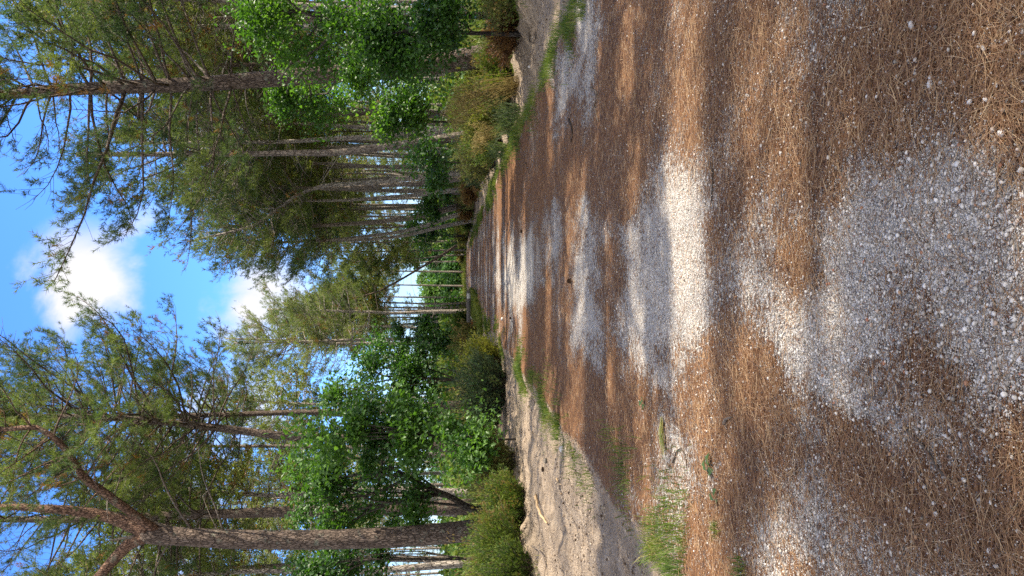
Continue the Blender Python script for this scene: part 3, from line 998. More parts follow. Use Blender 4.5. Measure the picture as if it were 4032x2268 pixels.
# ================================================================== THE SCENE
# ------------------------------------------------------------------ the forked pine
def forked_pine():
    d = 21.0
    foot = at(1900, 2085, d)
    org = np.array([foot[0] - .02, d, gz(foot[0], d) - .1])
    root = thing('pine_tree', 'thick scaly pine forking into three limbs above green gorse, tallest on the barrier side', 'pine tree', org)
    T = [org] + [at(X, Y, d) for X, Y in ((1900, 2085), (1700, 2105), (1500, 2118), (1250, 2125), (1000, 2126), (800, 2118), (660, 2108), (560, 2104))]
    L = spline(np.array(T) - org, 26)
    rr = np.concatenate([radii(22, .30, .235, .25), [.25, .26, .24, .17]])
    G = trunk_geo(L, rr, 16, .06)
    dead_stubs(G, L, rr, .45, .95, 12, 1.3)
    # broken stub at the fork and the long bare dead branches
    for pts, r in ((((540, 2110), (470, 2122), (420, 2130)), .055), (((690, 2085), (560, 2040), (440, 1985), (300, 1880)), .045), (((680, 2120), (640, 2180), (600, 2268)), .035),
                   (((760, 2090), (690, 1990), (640, 1890), (600, 1800), (480, 1690)), .04), (((880, 2095), (850, 2000), (800, 1880), (780, 1760)), .035)):
        q = spline([at(X, Y, d - .1 * i) - org for i, (X, Y) in enumerate(pts)], 9)
        tube(G, q, np.linspace(r, .008, 9), 6, RS.uniform(.1, .5))
    obj('trunk', G, MAT['bark'], root, smooth=True)
    tf = []
    limbs = [(((590, 2095), (520, 2070), (430, 2035), (300, 2012), (150, 2002), (0, 1998)), .205, .11, d + .3, 17.0, .55),
             (((640, 2100), (560, 2050), (480, 1990), (400, 1930), (330, 1880), (280, 1800), (220, 1730), (130, 1680), (0, 1690)), .125, .05, d - .4, None, .30),
             (((590, 2108), (520, 2135), (470, 2180), (420, 2235), (370, 2290)), .175, .10, d + .1, None, .35)]
    for k, (pts, r0, r1, dd, top, f0) in enumerate(limbs):
        W = [at(X, Y, d + (dd - d) * min(1, i / 2)) for i, (X, Y) in enumerate(pts)]
        if top: W.append(np.array([W[-1][0] - .2, dd, top]))
        if k == 2: W += [W[-1] + [-1.6, .3, 1.8], W[-1] + [-2.6, .5, 4.2]]
        if k == 1: W += [W[-1] + [.6, .2, 1.3]]
        q = spline(np.array(W) - org, 18)
        r = np.linspace(r0, r1 if k else .06, 18)
        G = trunk_geo(q, r, 10, .06)
        branches_on(G, tf, q, r, f0, 2.7 if k != 1 else 1.9, .6, 4, up=.2, sub=.6, dens=.75)
        dead_stubs(G, q, r, .2, .8, 8, 1.2)
        obj('limb', G, MAT['bark_red'], root, smooth=True)
    obj('crown', crown_from(tf, 2, .0), MAT['needles'], root)
    return root


forked_pine()

BS = 'on the barrier side'      # lower half of the sideways picture
# ------------------------------------------------------------------ single pines one can tell apart
hero_pine('straight pine with grey bark rising just behind the forked pine', [(1330, 2010), (1100, 2016), (900, 2022), (640, 2030), (300, 2045), (60, 2045)], 31, .27, .10, 21, .52, 4.6, deadL=2.0, dead=24)
hero_pine('slightly bent pine rising out of the pale green oak leaves, crown over the track', [(1740, 1755), (1600, 1742), (1450, 1722), (1300, 1722), (1150, 1720), (900, 1690), (650, 1662), (440, 1646), (200, 1640), (20, 1640)], 28.5, .24, .07, 20, .50, 4.1, dead=26, deadL=2.0, per=5, step=.40, drop=0)
hero_pine('straight pine close beside the bent one, trunk half hidden by dark oak', [(1420, 1615), (1330, 1620), (1100, 1626), (900, 1632), (600, 1640), (300, 1650), (20, 1655)], 36, .20, .07, 23, .48, 4.3, step=.42, drop=0, dead=26, deadL=2.2)
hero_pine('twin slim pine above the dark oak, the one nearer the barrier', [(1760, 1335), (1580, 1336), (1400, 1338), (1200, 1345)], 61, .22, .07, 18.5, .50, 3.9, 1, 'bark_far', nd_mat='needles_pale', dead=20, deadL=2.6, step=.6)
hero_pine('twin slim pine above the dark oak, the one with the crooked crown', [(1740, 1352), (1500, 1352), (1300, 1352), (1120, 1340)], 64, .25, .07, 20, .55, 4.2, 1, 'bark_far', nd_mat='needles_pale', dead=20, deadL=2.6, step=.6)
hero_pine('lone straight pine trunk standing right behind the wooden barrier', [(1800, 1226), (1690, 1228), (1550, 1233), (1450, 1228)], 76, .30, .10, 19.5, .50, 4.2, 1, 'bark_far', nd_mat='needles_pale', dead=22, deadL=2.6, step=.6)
for (X0, Y0, X1, Y1, d, r, lab) in ((1670, 1196, 1540, 1192, 92, .17, 'short thin pine trunk against the sky, first from the track end'),
                                     (1690, 1212, 1540, 1211, 88, .22, 'dark pine trunk against the sky, next to the lone barrier pine'),
                                     (1690, 1222, 1560, 1221, 97, .20, 'slender pine trunk almost hidden behind the lone barrier pine'),
                                     (1690, 1248, 1550, 1251, 90, .13, 'thinnest pale pine pole against the sky beyond the barrier'),
                                     (1690, 1268, 1550, 1280, 86, .19, 'pine pole leaning slightly over in the sky gap beyond the barrier'),
                                     (1730, 1296, 1530, 1286, 82, .24, 'pale pine trunk with a kink beside the dark oak edge')):
    hero_pine(lab, [(X0 + 60, Y0), (X0, Y0), (X1, Y1)], d, r, .07, 17.5 + RS.random() * 2.5, .50, 3.6, 0, 'bark_far', nd_mat='needles_pale', dead=18, deadL=2.4, step=.75, per=4)

hero_pine('thickest pine on the oak-draped side, dark scaly trunk with broken branch stubs', [(1770, 243), (1600, 268), (1300, 292), (1000, 315), (700, 335), (400, 346), (200, 357), (30, 372)], 22.5, .34, .12, 17, .46, 4.3, dead=30, deadL=1.7, per=5)
hero_pine('thin dark pine close behind the thickest trunk', [(1500, 240), (1250, 248), (1000, 254), (850, 258), (600, 262)], 38, .17, .07, 18, .50, 3.4, 1, dead=22, deadL=2.0)
hero_pine('slim grey pine above the yellow-green shrub', [(1600, 446), (1450, 446), (1300, 447), (1150, 443)], 45, .20, .07, 18, .60, 3.42, 1, 'bark', dead=24, deadL=2.2)
hero_pine('pale pine with a slight curve beside the grey slim one', [(1680, 524), (1600, 532), (1450, 541), (1300, 546), (1160, 556), (1000, 560)], 42, .22, .08, 18, .60, 3.42, 1, 'bark_far', dead=24, deadL=2.2)
hero_pine('sturdy dark pine leaning gently over the brown heather', [(1760, 545), (1690, 555), (1500, 580), (1330, 600), (1140, 602), (950, 606)], 35, .28, .10, 18, .60, 3.8, 1, 'bark_mid', dead=26, deadL=2.4, per=4)
hero_pine('pine with an S-shaped upper trunk on the oak-draped side', [(1790, 682), (1700, 694), (1550, 710), (1400, 722), (1260, 735), (1150, 782), (1040, 862), (960, 900)], 46, .22, .06, 17, .60, 3.61, 1, 'bark_far', dead=24, deadL=2.0)
hero_pine('dark pine right beside the one with the S-shaped trunk', [(1790, 706), (1700, 716), (1550, 728), (1400, 738), (1250, 742), (1100, 735)], 48, .22, .08, 18, .60, 3.61, 1, 'bark_mid', dead=24, deadL=2.2)
hero_pine('pale pine trunk dotted with short spikes, between dark ones', [(1700, 760), (1620, 770), (1500, 778), (1380, 787), (1250, 790)], 51, .19, .07, 18, .60, 3.42, 1, 'bark_far', dead=44, deadL=1.0)
hero_pine('dark leaning pine with rough lichen bark near the track end', [(1770, 822), (1690, 844), (1600, 860), (1480, 874), (1400, 880), (1200, 890), (1050, 890)], 56, .29, .10, 18.5, .60, 3.7, 1, 'bark_mid', dead=24, deadL=2.0, cull=None)
hero_pine('pale bowed pine, the outer of the curved pair near the track end', [(1830, 838), (1760, 858), (1700, 880), (1600, 908), (1450, 930), (1330, 942), (1150, 952)], 58, .24, .08, 18.5, .60, 3.32, 1, 'bark_far', dead=24, deadL=2.0)
hero_pine('pale bowed pine, the inner of the curved pair near the track end', [(1790, 882), (1700, 902), (1600, 926), (1450, 944), (1260, 948), (1100, 955)], 60, .20, .07, 17.5, .60, 3.23, 1, 'bark_far', dead=30, deadL=1.6)
hero_pine('long thin pine leaning steeply across the sky gap', [(1830, 955), (1790, 972), (1750, 998), (1700, 1028), (1650, 1058), (1540, 1122), (1450, 1160)], 84, .24, .07, 15.5, .62, 3.2, 0, 'bark', dead=12, deadL=1.5, step=.7)
hero_pine('dead-looking short pine pole standing under the leaning pine', [(1810, 1003), (1720, 1010), (1640, 1018)], 92, .13, .05, 13, .6, 2.6, 0, 'bark_far', dead=12, deadL=1.4, step=.8)

for X0, Y0, Y1, d, lab in ((1760, 1070, 1066, 104, 'pale-crowned far pine closing the sky gap, nearest the leaning pine'), (1760, 1125, 1120, 110, 'pale-crowned far pine in the very middle of the track end'),
                           (1750, 1172, 1168, 100, 'pale-crowned far pine next to the short thin trunk'), (1770, 1030, 1035, 118, 'far pine with a pale crown behind the steeply leaning trunk'),
                           (1780, 985, 990, 95, 'far pine with a low pale crown beside the foot of the leaning trunk'), (1780, 950, 955, 90, 'far pine with a low crown between the leaning trunk and the curved pair')):
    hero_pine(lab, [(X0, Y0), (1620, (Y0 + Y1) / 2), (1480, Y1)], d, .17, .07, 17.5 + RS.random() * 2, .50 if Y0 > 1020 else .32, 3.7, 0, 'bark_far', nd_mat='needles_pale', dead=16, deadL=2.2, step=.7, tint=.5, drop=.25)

# pines outside the picture whose crowns shade the near track (foliage is cut out of them to shape the light bands)
LIT = [(4.5, 5.6, -3, 5), (6.35, 6.95, -.9, 1.3), (6.6, 7.5, 1.6, 4), (5.6, 6.4, -5, -1.5), (8.9, 10.7, -2.4, 1.5), (8.6, 15.9, -7.5, -1.8), (12.2, 13.2, -2, 1.0),
       (12.0, 13.0, 1.5, 6), (16.4, 18.6, -7, 4), (1.0, 2.15, -.5, 1.9), (2.2, 2.5, -1.8, -.9), (2.95, 4.15, -.5, 2.3), (2.75, 3.8, -1.9, -.75), (7.6, 8.1, -1.5, .8), (8.0, 8.5, 1.2, 3.4), (20.5, 22.5, -7, 4)]


def gap_cull(P):
    """cuts away foliage on the way to the sun, to shape the light bands on the track"""
    xs = P[:, 0] - P[:, 2] / math.tan(SUN_EL)
    wy = P[:, 1] + (fbm(xs * .8, P[:, 1] * .3, 17) - .5) * .32
    wx = xs + (fbm(P[:, 1] * 2.0, xs * .5, 18) - .5) * 1.2
    k = np.ones(len(P), bool)
    for a, b, c, d in LIT:
        k &= ~((wy > a) & (wy < b) & (wx > c) & (wx < d))
    return k


for i, (x, y, tp, R, lab) in enumerate(((9.6, 1.2, 16.5, 3.0, 'pine out of view that dapples the nearest gravel'), (8.9, 7.9, 16, 3.0, 'pine out of view that shades the track before the pine cones'),
                                        (13.5, 3.2, 18, 3.2, 'pine out of view in the second row, nearest the camera'), (13.0, 8.6, 18, 3.4, 'pine out of view in the second row, farther along'),
                                        (8.4, 11.6, 17, 2.6, 'pine out of view just before the hanging oak'), (9.2, 14.8, 17.5, 3.0, 'pine out of view beside the hanging oak'), (13.8, 14.5, 18.5, 3.6, 'pine out of view behind the hanging oak'))):
    g = gz(x, y)
    org = np.array([x, y, g - .1])
    L = spline([[0, 0, 0], [.1, .1, 5], [-.1, .05, 10], [.1, 0, tp]], 24)
    rr = radii(24, .24, .06)
    root = thing('pine_tree', lab, 'pine tree', org, 'pines that shade the near track')
    G, tf = trunk_geo(L, rr), []
    branches_on(G, tf, L, rr, .36, R, .5, 5)
    obj('trunk', G, MAT['bark'], root, smooth=True)
    obj('crown', crown_from(tf, 1, .0, .3, cull=gap_cull, org=org), MAT['needles'], root)


# ------------------------------------------------------------------ background pines: five kinds, copied
def kind_pine(h, f0, R, bend, mat, nmat, r0):
    root = thing('pine_tree', 'slim pine of the background stand', 'pine tree', (0, 0, 0))
    L = spline([[0, 0, 0], [bend * .3, .1, h * .3], [bend * .2, -.1, h * .6], [bend * .9, .1, h]], 20)
    rr = radii(20, r0, .05, .3)
    G, tf = trunk_geo(L, rr, 8), []
    branches_on(G, tf, L, rr, f0, R, .62, 4, sub=.8, dens=.7)
    dead_stubs(G, L, rr, .12, f0 + .08, 30, 1.7)
    obj('trunk', G, MAT[mat], root, smooth=True)
    obj('crown', crown_from(tf, 0, .15, .8, base_tint=.44), MAT[nmat], root)
    return root


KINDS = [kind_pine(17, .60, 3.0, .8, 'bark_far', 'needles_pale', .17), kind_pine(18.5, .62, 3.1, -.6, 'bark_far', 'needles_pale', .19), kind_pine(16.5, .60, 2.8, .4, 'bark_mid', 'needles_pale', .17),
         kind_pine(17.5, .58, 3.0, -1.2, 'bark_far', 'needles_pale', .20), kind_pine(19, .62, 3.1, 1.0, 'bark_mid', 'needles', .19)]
KINDS += [kind_pine(15, .32, 2.7, .5, 'bark_far', 'needles_pale', .15), kind_pine(13.5, .26, 2.6, -.5, 'bark_far', 'needles_pale', .14)]
USED = [False] * 7


def place_kind(k, x, y, rz, s, label, group):
    src = KINDS[k]
    if not USED[k]:
        USED[k] = True
        r = src
    else:
        r = src.copy()
        C.objects.link(r)
        for ch in list(src.children):
            c = ch.copy()
            C.objects.link(c)
            c.parent = r
    r.location = (x, y, gz(x, y) - .1)
    r.rotation_euler = (0, 0, rz)
    r.scale = (s, s, s)
    tag(r, label, 'pine tree', group)
    return r


def ordinal(n):
    return f'{n}{"th" if 10 <= n % 100 <= 20 else {1: "st", 2: "nd", 3: "rd"}.get(n % 10, "th")}'


def stand(spots, ref, group, kk=5):
    spots = sorted(spots, key=lambda p: abs(p[0] / p[1]))
    for i, (x, y) in enumerate(spots):
        place_kind(int(RS.integers(0, kk)), x, y, RS.random() * 6.28, RS.uniform(.95, 1.15),
                   f'slim background pine {ref}, {ordinal(i + 1)} counting outwards from the track', group)


def spread(n, fx, y0, y1, mind, taken):
    out = []
    tries = 0
    while len(out) < n and tries < 6000:
        tries += 1
        y = y0 + (y1 - y0) * RS.random() ** .8
        x = fx(y)
        if all((x - a) ** 2 + (y - b) ** 2 > mind ** 2 for a, b in out + taken):
            out.append((x, y))
    return out


HP = [(o.location.x, o.location.y) for o in C.objects if o.name.startswith('pine_tree') and o.location.length > 1]
SR = spread(32, lambda y: RS.uniform(7.2, 8.5 + y * .22), 27, 74, 2.0, HP)
SR += spread(26, lambda y: RS.uniform(5.6, 13), 44, 95, 1.5, HP + SR)
SL = spread(26, lambda y: -RS.uniform(7.8, 9 + y * .33), 30, 74, 2.8, HP)
stand(SR, 'behind the oak-draped side', 'pines standing in the wood behind the oak-draped side')
stand(SL, 'behind the forked pine', 'pines standing in the wood behind the forked pine')


def wood(name, spots, low=.3):
    """the deep wood that reads as one mass"""
    V, Lp, nT, mats, tints = [], [], 0, [], []
    Ts, Qs, Tm, Qm = [], [], [], []
    for x, y in spots:
        k = int(RS.integers(0, 5)) if RS.random() > low else 5 + int(RS.integers(0, 2))
        a, s = RS.random() * 6.28, RS.uniform(.85, 1.1)
        ca, sa = math.cos(a) * s, math.sin(a) * s
        for ch in KINDS[k].children:
            me = ch.data
            n = len(me.vertices)
            v = np.zeros(n * 3, np.float32); me.vertices.foreach_get('co', v); v = v.reshape(-1, 3)
            v = np.stack([v[:, 0] * ca - v[:, 1] * sa + x, v[:, 0] * sa + v[:, 1] * ca + y, v[:, 2] * s + gz(x, y) - .1], -1)
            li = np.zeros(len(me.loops), np.int32); me.loops.foreach_get('vertex_index', li)
            ls = np.zeros(len(me.polygons), np.int32); me.polygons.foreach_get('loop_start', ls)
            ln = np.diff(np.append(ls, len(li)))
            tn = np.zeros(n, np.float32); me.attributes['tint'].data.foreach_get('value', tn)
            b = sum(len(q) for q in V)
            T3 = li[(ls[ln == 3])[:, None] + np.arange(3)] + b if (ln == 3).any() else np.zeros((0, 3), int)
            Q4 = li[(ls[ln == 4])[:, None] + np.arange(4)] + b if (ln == 4).any() else np.zeros((0, 4), int)
            mi = 0 if ch.name.startswith('trunk') else 1
            V.append(v); tints.append(tn); Ts.append(T3); Qs.append(Q4)
            Tm.append(np.full(len(T3), mi)); Qm.append(np.full(len(Q4), mi))
    G = Geo()
    G.V, G.T, G.Q, G.A = V, Ts, Qs, tints
    o = obj(name, G, MAT['bark_far'])
    o.data.materials.append(MAT['needles_pale'])
    o.data.polygons.foreach_set('material_index', np.concatenate(Tm + Qm).astype(np.int32))
    return kinded(o, 'stuff')


WR = spread(46, lambda y: RS.uniform(6.0, 14 + y * .34), 76, 130, 2.4, HP + SR)
WL = spread(36, lambda y: -RS.uniform(5.5 + (y < 74) * (y * .30 + 3), 16 + y * .36), 45, 125, 3.2, HP + SL)
wood('distant_woods', WR, .55)
wood('distant_woods', WL)
for k in range(7):
    if not USED[k]:
        for o in list(KINDS[k].children) + [KINDS[k]]: bpy.data.objects.remove(o)

# ------------------------------------------------------------------ oaks and other broad-leaved growth
oak('large dark-limbed oak spreading between the forked pine and the bent pine', [(1860, 2005), (1780, 1960), (1700, 1925), (1600, 1875), (1500, 1810)], 22.8,
    [(1290, 1890, 170, 190, 1.3, 1, 23), (1480, 1800, 210, 200, 1.4, 1.15, 22.6), (1380, 2040, 200, 110, 1.2, .8, 23.5), (1620, 1980, 130, 130, 1.1, .7, 23)], 15000, 'oak_leaf', .105, rt=.13, tint=.58)
oak('pale-leaved oak sprays in front of the bent pine', [(1900, 1790), (1800, 1740), (1600, 1700), (1450, 1690)], 21.2,
    [(1360, 1700, 170, 90, .8, 1, 21), (1700, 1690, 190, 100, .8, 1, 21), (1560, 1630, 150, 110, .9, .9, 22)], 7000, 'oak_leaf', .12, rt=.06, tint=.72)
oak('dense dark oak thicket between the bent pine and the barrier', [(1880, 1500), (1700, 1490), (1500, 1480)], 30,
    [(1480, 1490, 170, 140, 1.6, 1.1, 30), (1350, 1580, 140, 70, 1.2, .9, 29), (1660, 1520, 130, 170, 1.5, 1, 30), (1600, 1400, 160, 80, 1.3, 1, 32)], 15000, 'oak_leaf', .11, rt=.10, tint=.40)
oak('low oak sapling on the sand edge under the bent pine', [(1960, 1730), (1900, 1725), (1830, 1715)], 19.6, [(1845, 1720, 95, 130, .8, 1.2, 19.6)], 2600, 'oak_leaf', .105, 'oak_sapling', 'sapling', .03, tint=.62)
oak('small dark oak beside the straw-coloured shrub near the barrier', [(1830, 1330), (1700, 1330), (1600, 1330)], 50, [(1680, 1330, 110, 70, 1.6, 1.3, 50), (1560, 1345, 70, 50, 1.2, 1.2, 50)], 4200, 'oak_leaf', .17, rt=.08, far=True, tint=.35)
oak('oak leaves showing at the picture edge beyond the forked trunk', [(1800, 2200), (1600, 2200), (1400, 2200)], 25.5, [(1400, 2215, 170, 90, 1.2, 1, 25.5), (1220, 2250, 100, 60, 1, .8, 25.5)], 5000, 'oak_leaf', .12, rt=.08, tint=.45)
oak('bright green oak hanging in front of the thickest pine', [(1800, 60), (1600, 70), (1350, 60), (1100, 40)], 18.6,
    [(1180, 130, 190, 110, 1.2, 1.0, 18.6), (1060, 30, 130, 90, 1.2, 1, 18.8), (1300, 400, 110, 90, .9, .9, 24.6), (1420, 90, 190, 110, 1.3, 1.1, 18.4), (1430, 280, 45, 50, .4, .5, 20.6), (1120, 370, 50, 60, .6, .6, 24.5)], 19000, 'oak_bright', .088, rt=.11, tint=.5)
oak('lower darker oak bush beneath the bright hanging oak', [(1840, 130), (1700, 130), (1600, 130)], 17.4, [(1610, 120, 150, 150, 1.2, 1.1, 17.4), (1740, 70, 100, 110, .9, .9, 17.2), (1540, 190, 100, 50, .8, .9, 18)], 13000, 'oak_leaf', .085, rt=.06, tint=.42)
oak('round green oak bush right of the thickest trunk, over the yellow shrub', [(1750, 480), (1650, 470), (1560, 460)], 24.5, [(1560, 470, 90, 90, 1.1, 1.2, 24.5), (1650, 400, 70, 80, .8, 1, 24)], 4600, 'oak_bright', .11, rt=.05, tint=.40)
oak('small leafy oak behind the brown heather', [(1800, 640), (1700, 635)], 34, [(1660, 625, 70, 60, 1.1, 1.3, 34), (1720, 690, 50, 60, 1, 1, 36)], 2600, 'oak_leaf', .14, 'oak_sapling', 'sapling', .04, True, tint=.45)
oak('leafy oak sapling between the pale spiky pine and the lichen-barked pine', [(1800, 815), (1700, 812)], 54, [(1670, 815, 70, 60, 1.4, 1.3, 54), (1710, 750, 50, 50, 1.2, 1, 54)], 2600, 'oak_leaf', .18, 'oak_sapling', 'sapling', .05, True, tint=.5)
oak('dark oak sapling under the curved pair of pale pines', [(1820, 930), (1740, 930)], 63, [(1690, 930, 75, 55, 1.5, 1.3, 63), (1640, 890, 40, 40, 1.2, 1, 63)], 2600, 'oak_leaf', .20, 'oak_sapling', 'sapling', .05, True, tint=.45)
for lab, X, Y, d, rv, rs, tn in (('tall round broadleaf tree straight ahead at the track end', 1735, 1090, 150, 80, 65, .75), ('rounded lighter broadleaf tree beyond the lone barrier pine', 1735, 1165, 128, 85, 65, .8),
                                  ('dark broadleaf tree at the track end under the leaning pine', 1750, 1015, 160, 70, 60, .35), ('dark green broadleaf thicket behind the barrier', 1745, 1255, 100, 95, 75, .4),
                                  ('tall dark broadleaf tree closing the gap beneath the leaning pine', 1690, 985, 140, 120, 70, .3),
                                  ('dark green broadleaf bush at the picture middle, right at the end of the gravel', 1790, 1060, 135, 45, 70, .4)):
    oak(lab, [(1835, Y), (X, Y)], d, [(X, Y, rv, rs, 2.6, .5, d), (X + 45, Y + 10, 50, rs, 2.2, .5, d - 2)], 11000, 'far_leaf', .40, 'broadleaf_tree', 'broadleaf tree', .2, True, 6, tint=tn, cs=2.2)


def sx(X, Y, d):
    """sideways metres of a picture position at distance d"""
    return float(at(X, Y, d)[0])


# ------------------------------------------------------------------ shrubs along the banks
shrub('gorse_bush', 'bright green gorse bush at the foot of the forked pine', 'gorse bush', sx(1940, 2000, 18), 18.0, 1.7, 1.15, 'gorse', 220, .065, .012, 48, tint=.5)
shrub('gorse_bush', 'feathery yellow-green gorse in the corner below the forked pine', 'gorse bush', sx(1960, 2190, 16.8), 16.6, 2.2, 1.35, 'gorse', 260, .065, .012, 48, tint=.55)
shrub('heather_bush', 'dark green heather in the corner outside the forked pine', 'heather', sx(1960, 2262, 15.4), 15.4, 1.3, 1.2, 'gorse', 150, .06, .012, 40, tint=.3)
shrub('heather_bush', 'shaded brown-green heather between the gorse and the oak sapling', 'heather', sx(1900, 1850, 20.6), 20.6, 1.7, 1.3, 'heather', 190, .06, .012, 40, tint=.5)
shrub('juniper_bush', 'dark blue-green bush bulging over the sand edge, between oak sapling and pale bush', 'juniper bush', sx(1900, 1530, 24.4), 24.4, 1.9, 1.9, 'dark_shrub', 320, .075, .014, 46, tint=.45, lean=1.1)
shrub('gorse_bush', 'light yellow-green bush next to the dark blue-green one', 'gorse bush', sx(1900, 1440, 27) + .1, 27.0, 1.9, 1.75, 'yellow_shrub', 220, .08, .016, 40, tint=.45)
shrub('gorse_bush', 'low bright green tuft of gorse on the sand edge towards the barrier', 'gorse bush', sx(1880, 1390, 34), 34.0, 1.2, .8, 'yellow_shrub', 100, .08, .016, 34, tint=.3)
shrub('heather_bush', 'olive brown heather rising behind the dark blue-green bush', 'heather', sx(1850, 1600, 27), 27.0, 2.4, 2.0, 'heather', 220, .075, .015, 40, tint=.45)
shrub('broom_bush', 'straw-tinted shrub just in front of the wooden barrier', 'broom bush', sx(1850, 1340, 46), 46.0, 2.2, 1.9, 'heather', 150, .11, .024, 34, tint=.62)
shrub('broom_bush', 'olive shrub leaning over the barrier rail', 'broom bush', sx(1840, 1285, 60), 61.5, 2.3, 1.8, 'gorse', 150, .12, .026, 34, tint=.35)
shrub('broom_bush', 'dark low shrub at the open end of the barrier', 'broom bush', sx(1840, 1320, 55), 55.0, 1.5, 1.0, 'dark_shrub', 120, .11, .024, 30, tint=.4)
shrub('heather_bush', 'small dark heather at the foot of the straw-tinted shrub', 'heather', sx(1880, 1365, 41), 41.0, 1.2, .9, 'dark_shrub', 110, .09, .018, 30, tint=.6)

shrub('broom_bush', 'yellow-green leafy shrub beside the foot of the thickest pine', 'broom bush', sx(1780, 430, 21.5), 21.5, 2.2, 1.9, 'yellow_shrub', 260, .075, .016, 42, tint=.42)
shrub('heather_bush', 'tall green-brown heather between the yellow shrub and the dark hollow', 'heather', sx(1860, 560, 25.5), 25.5, 2.1, 1.6, 'gorse', 260, .075, .014, 42, tint=.55)
shrub('heather_bush', 'large mottled heather with brown tips under the sturdy leaning pine', 'heather', sx(1860, 620, 29), 29.0, 2.5, 1.9, 'heather', 260, .08, .016, 42, tint=.4)
shrub('heather_bush', 'dark heather filling the hollow where the sandy strip narrows', 'heather', sx(1870, 665, 34), 34.0, 2.0, 1.5, 'dark_shrub', 200, .085, .018, 36, tint=.45)
shrub('heather_bush', 'yellow-green heather in front of the thickest pine, by the dead fern', 'heather', sx(1850, 330, 19.6), 19.6, 1.7, 1.25, 'gorse', 210, .06, .012, 40, tint=.6)
shrub('fern_clump', 'brown dead fern clump below the darker oak bush', 'fern', sx(1900, 190, 17.0) + .5, 17.0, 1.6, 1.0, 'fern', 150, .08, .016, 36, tint=.4, lean=1.3)
shrub('fern_clump', 'brown and green fern tangle at the picture edge below the oak', 'fern', sx(1880, 60, 15.8) + .7, 15.8, 1.7, 1.3, 'heather', 170, .075, .015, 36, tint=.5, lean=1.3)
shrub('fern_clump', 'orange-brown fern below the pale spiky pine', 'fern', sx(1860, 765, 47), 47.0, 1.9, 1.2, 'fern', 130, .11, .024, 32, tint=.5)
shrub('fern_clump', 'rusty fern at the foot of the curved pair of pale pines', 'fern', sx(1850, 835, 55), 55.0, 2.0, 1.5, 'fern', 130, .12, .028, 32, tint=.6)
shrub('heather_bush', 'olive green heather low beside the rusty fern', 'heather', sx(1855, 885, 60), 60.0, 2.0, 1.3, 'gorse', 130, .12, .028, 32, tint=.4)
shrub('heather_bush', 'brown-green heather where the leaning pine starts', 'heather', sx(1840, 935, 72), 72.0, 2.4, 1.6, 'heather', 120, .15, .034, 30, tint=.5)
shrub('heather_bush', 'tan scrub beside the track end under the leaning pine', 'heather', sx(1830, 1000, 98), 98.0, 3.0, 1.6, 'heather', 110, .2, .05, 26, tint=.5)


def plume(label, X, Y, X2, Y2, d, n):
    """an arching sheaf of dry grass"""
    p0, p1 = at(X, Y, d), at(X2, Y2, d - .3)
    z = gz(p0[0], d)
    org = np.array([p0[0], d, z])
    G = Geo()
    for _ in range(n):
        e = p1 - org + RS.normal(size=3) * [.28, .25, .14]
        s = RS.normal(size=3) * [.12, .12, 0]
        mid = s * .6 + (e + s) * .55 + [0, 0, .30 + .15 * RS.random()]
        q = spline([s, mid, e], 8)
        t0 = np.clip(RS.normal(.5, .2), 0, 1)
        tube(G, q, np.linspace(.005, .002, 8), 3, t0)
        for k in (3, 4, 5, 6, 7):
            dr = unit(3) * .10 + [0, 0, -.07]
            for v in dr:
                G.add(np.array([q[k], q[k] + v * .6 + [.01, 0, 0], q[k] + v]), [(0, 1, 2)], None, min(1, t0 + .2))
    return tag(obj('dry_grass', G, MAT['straw'], loc=org), label, 'dry grass')


plume('arching sheaf of golden dry grass before the thickest pine', 1880, 330, 1775, 450, 19.3, 90)
plume('small golden dry sheaf beside the sedge tuft', 1900, 500, 1880, 545, 21.5, 45)
tussock('sedge_tuft', 'pale sedge tuft under the golden dry sheaf', 'sedge', sx(1930, 440, 19.5), 19.5, .95, 130, 'sedge', .014, .22)
tussock('sedge_tuft', 'pale upright sedge tuft at the foot of the tall heather', 'sedge', sx(1930, 500, 20.8), 20.8, .85, 110, 'sedge', .014, .2)
tussock('sedge_tuft', 'spreading green sedge tuft nearest the dark hollow', 'sedge', sx(1920, 590, 24), 24.0, .9, 130, 'sedge', .016, .22)
tussock('grass_tuft', 'dark green blade tuft on the shaded sand at the picture edge', 'grass', gp(2570, 2165)[0], gp(2570, 2165)[1], .21, 70, 'grass', .0065, .09, (.5, 1.5))
tussock('grass_tuft', 'small green tuft in the gravel corner by the track edge', 'grass', gp(2930, 2240)[0], gp(2930, 2240)[1], .09, 60, 'grass', .005, .07, (.5, 1.5))
tussock('grass_tuft', 'low green tuft on the needles below the bright verge grass', 'grass', gp(2830, 2085)[0], gp(2830, 2085)[1], .07, 50, 'grass', .005, .06, (.5, 1.6))
tussock('grass_tuft', 'bright lone tuft on the sand edge beside the needle carpet', 'grass', gp(2215, 1655)[0], gp(2215, 1655)[1], .20, 120, 'grass', .007, .10, (.4, 1.2))
tussock('grass_tuft', 'green tuft growing on the dark lip at the picture edge', 'grass', gp(2310, 20)[0], gp(2310, 20)[1], .2, 200, 'grass', .006, .20, (.4, 1.3))
tussock('grass_tuft', 'grass tuft hanging over the dark lip of the track', 'grass', gp(2255, 110)[0], gp(2255, 110)[1], .16, 160, 'grass', .006, .16, (.4, 1.3))


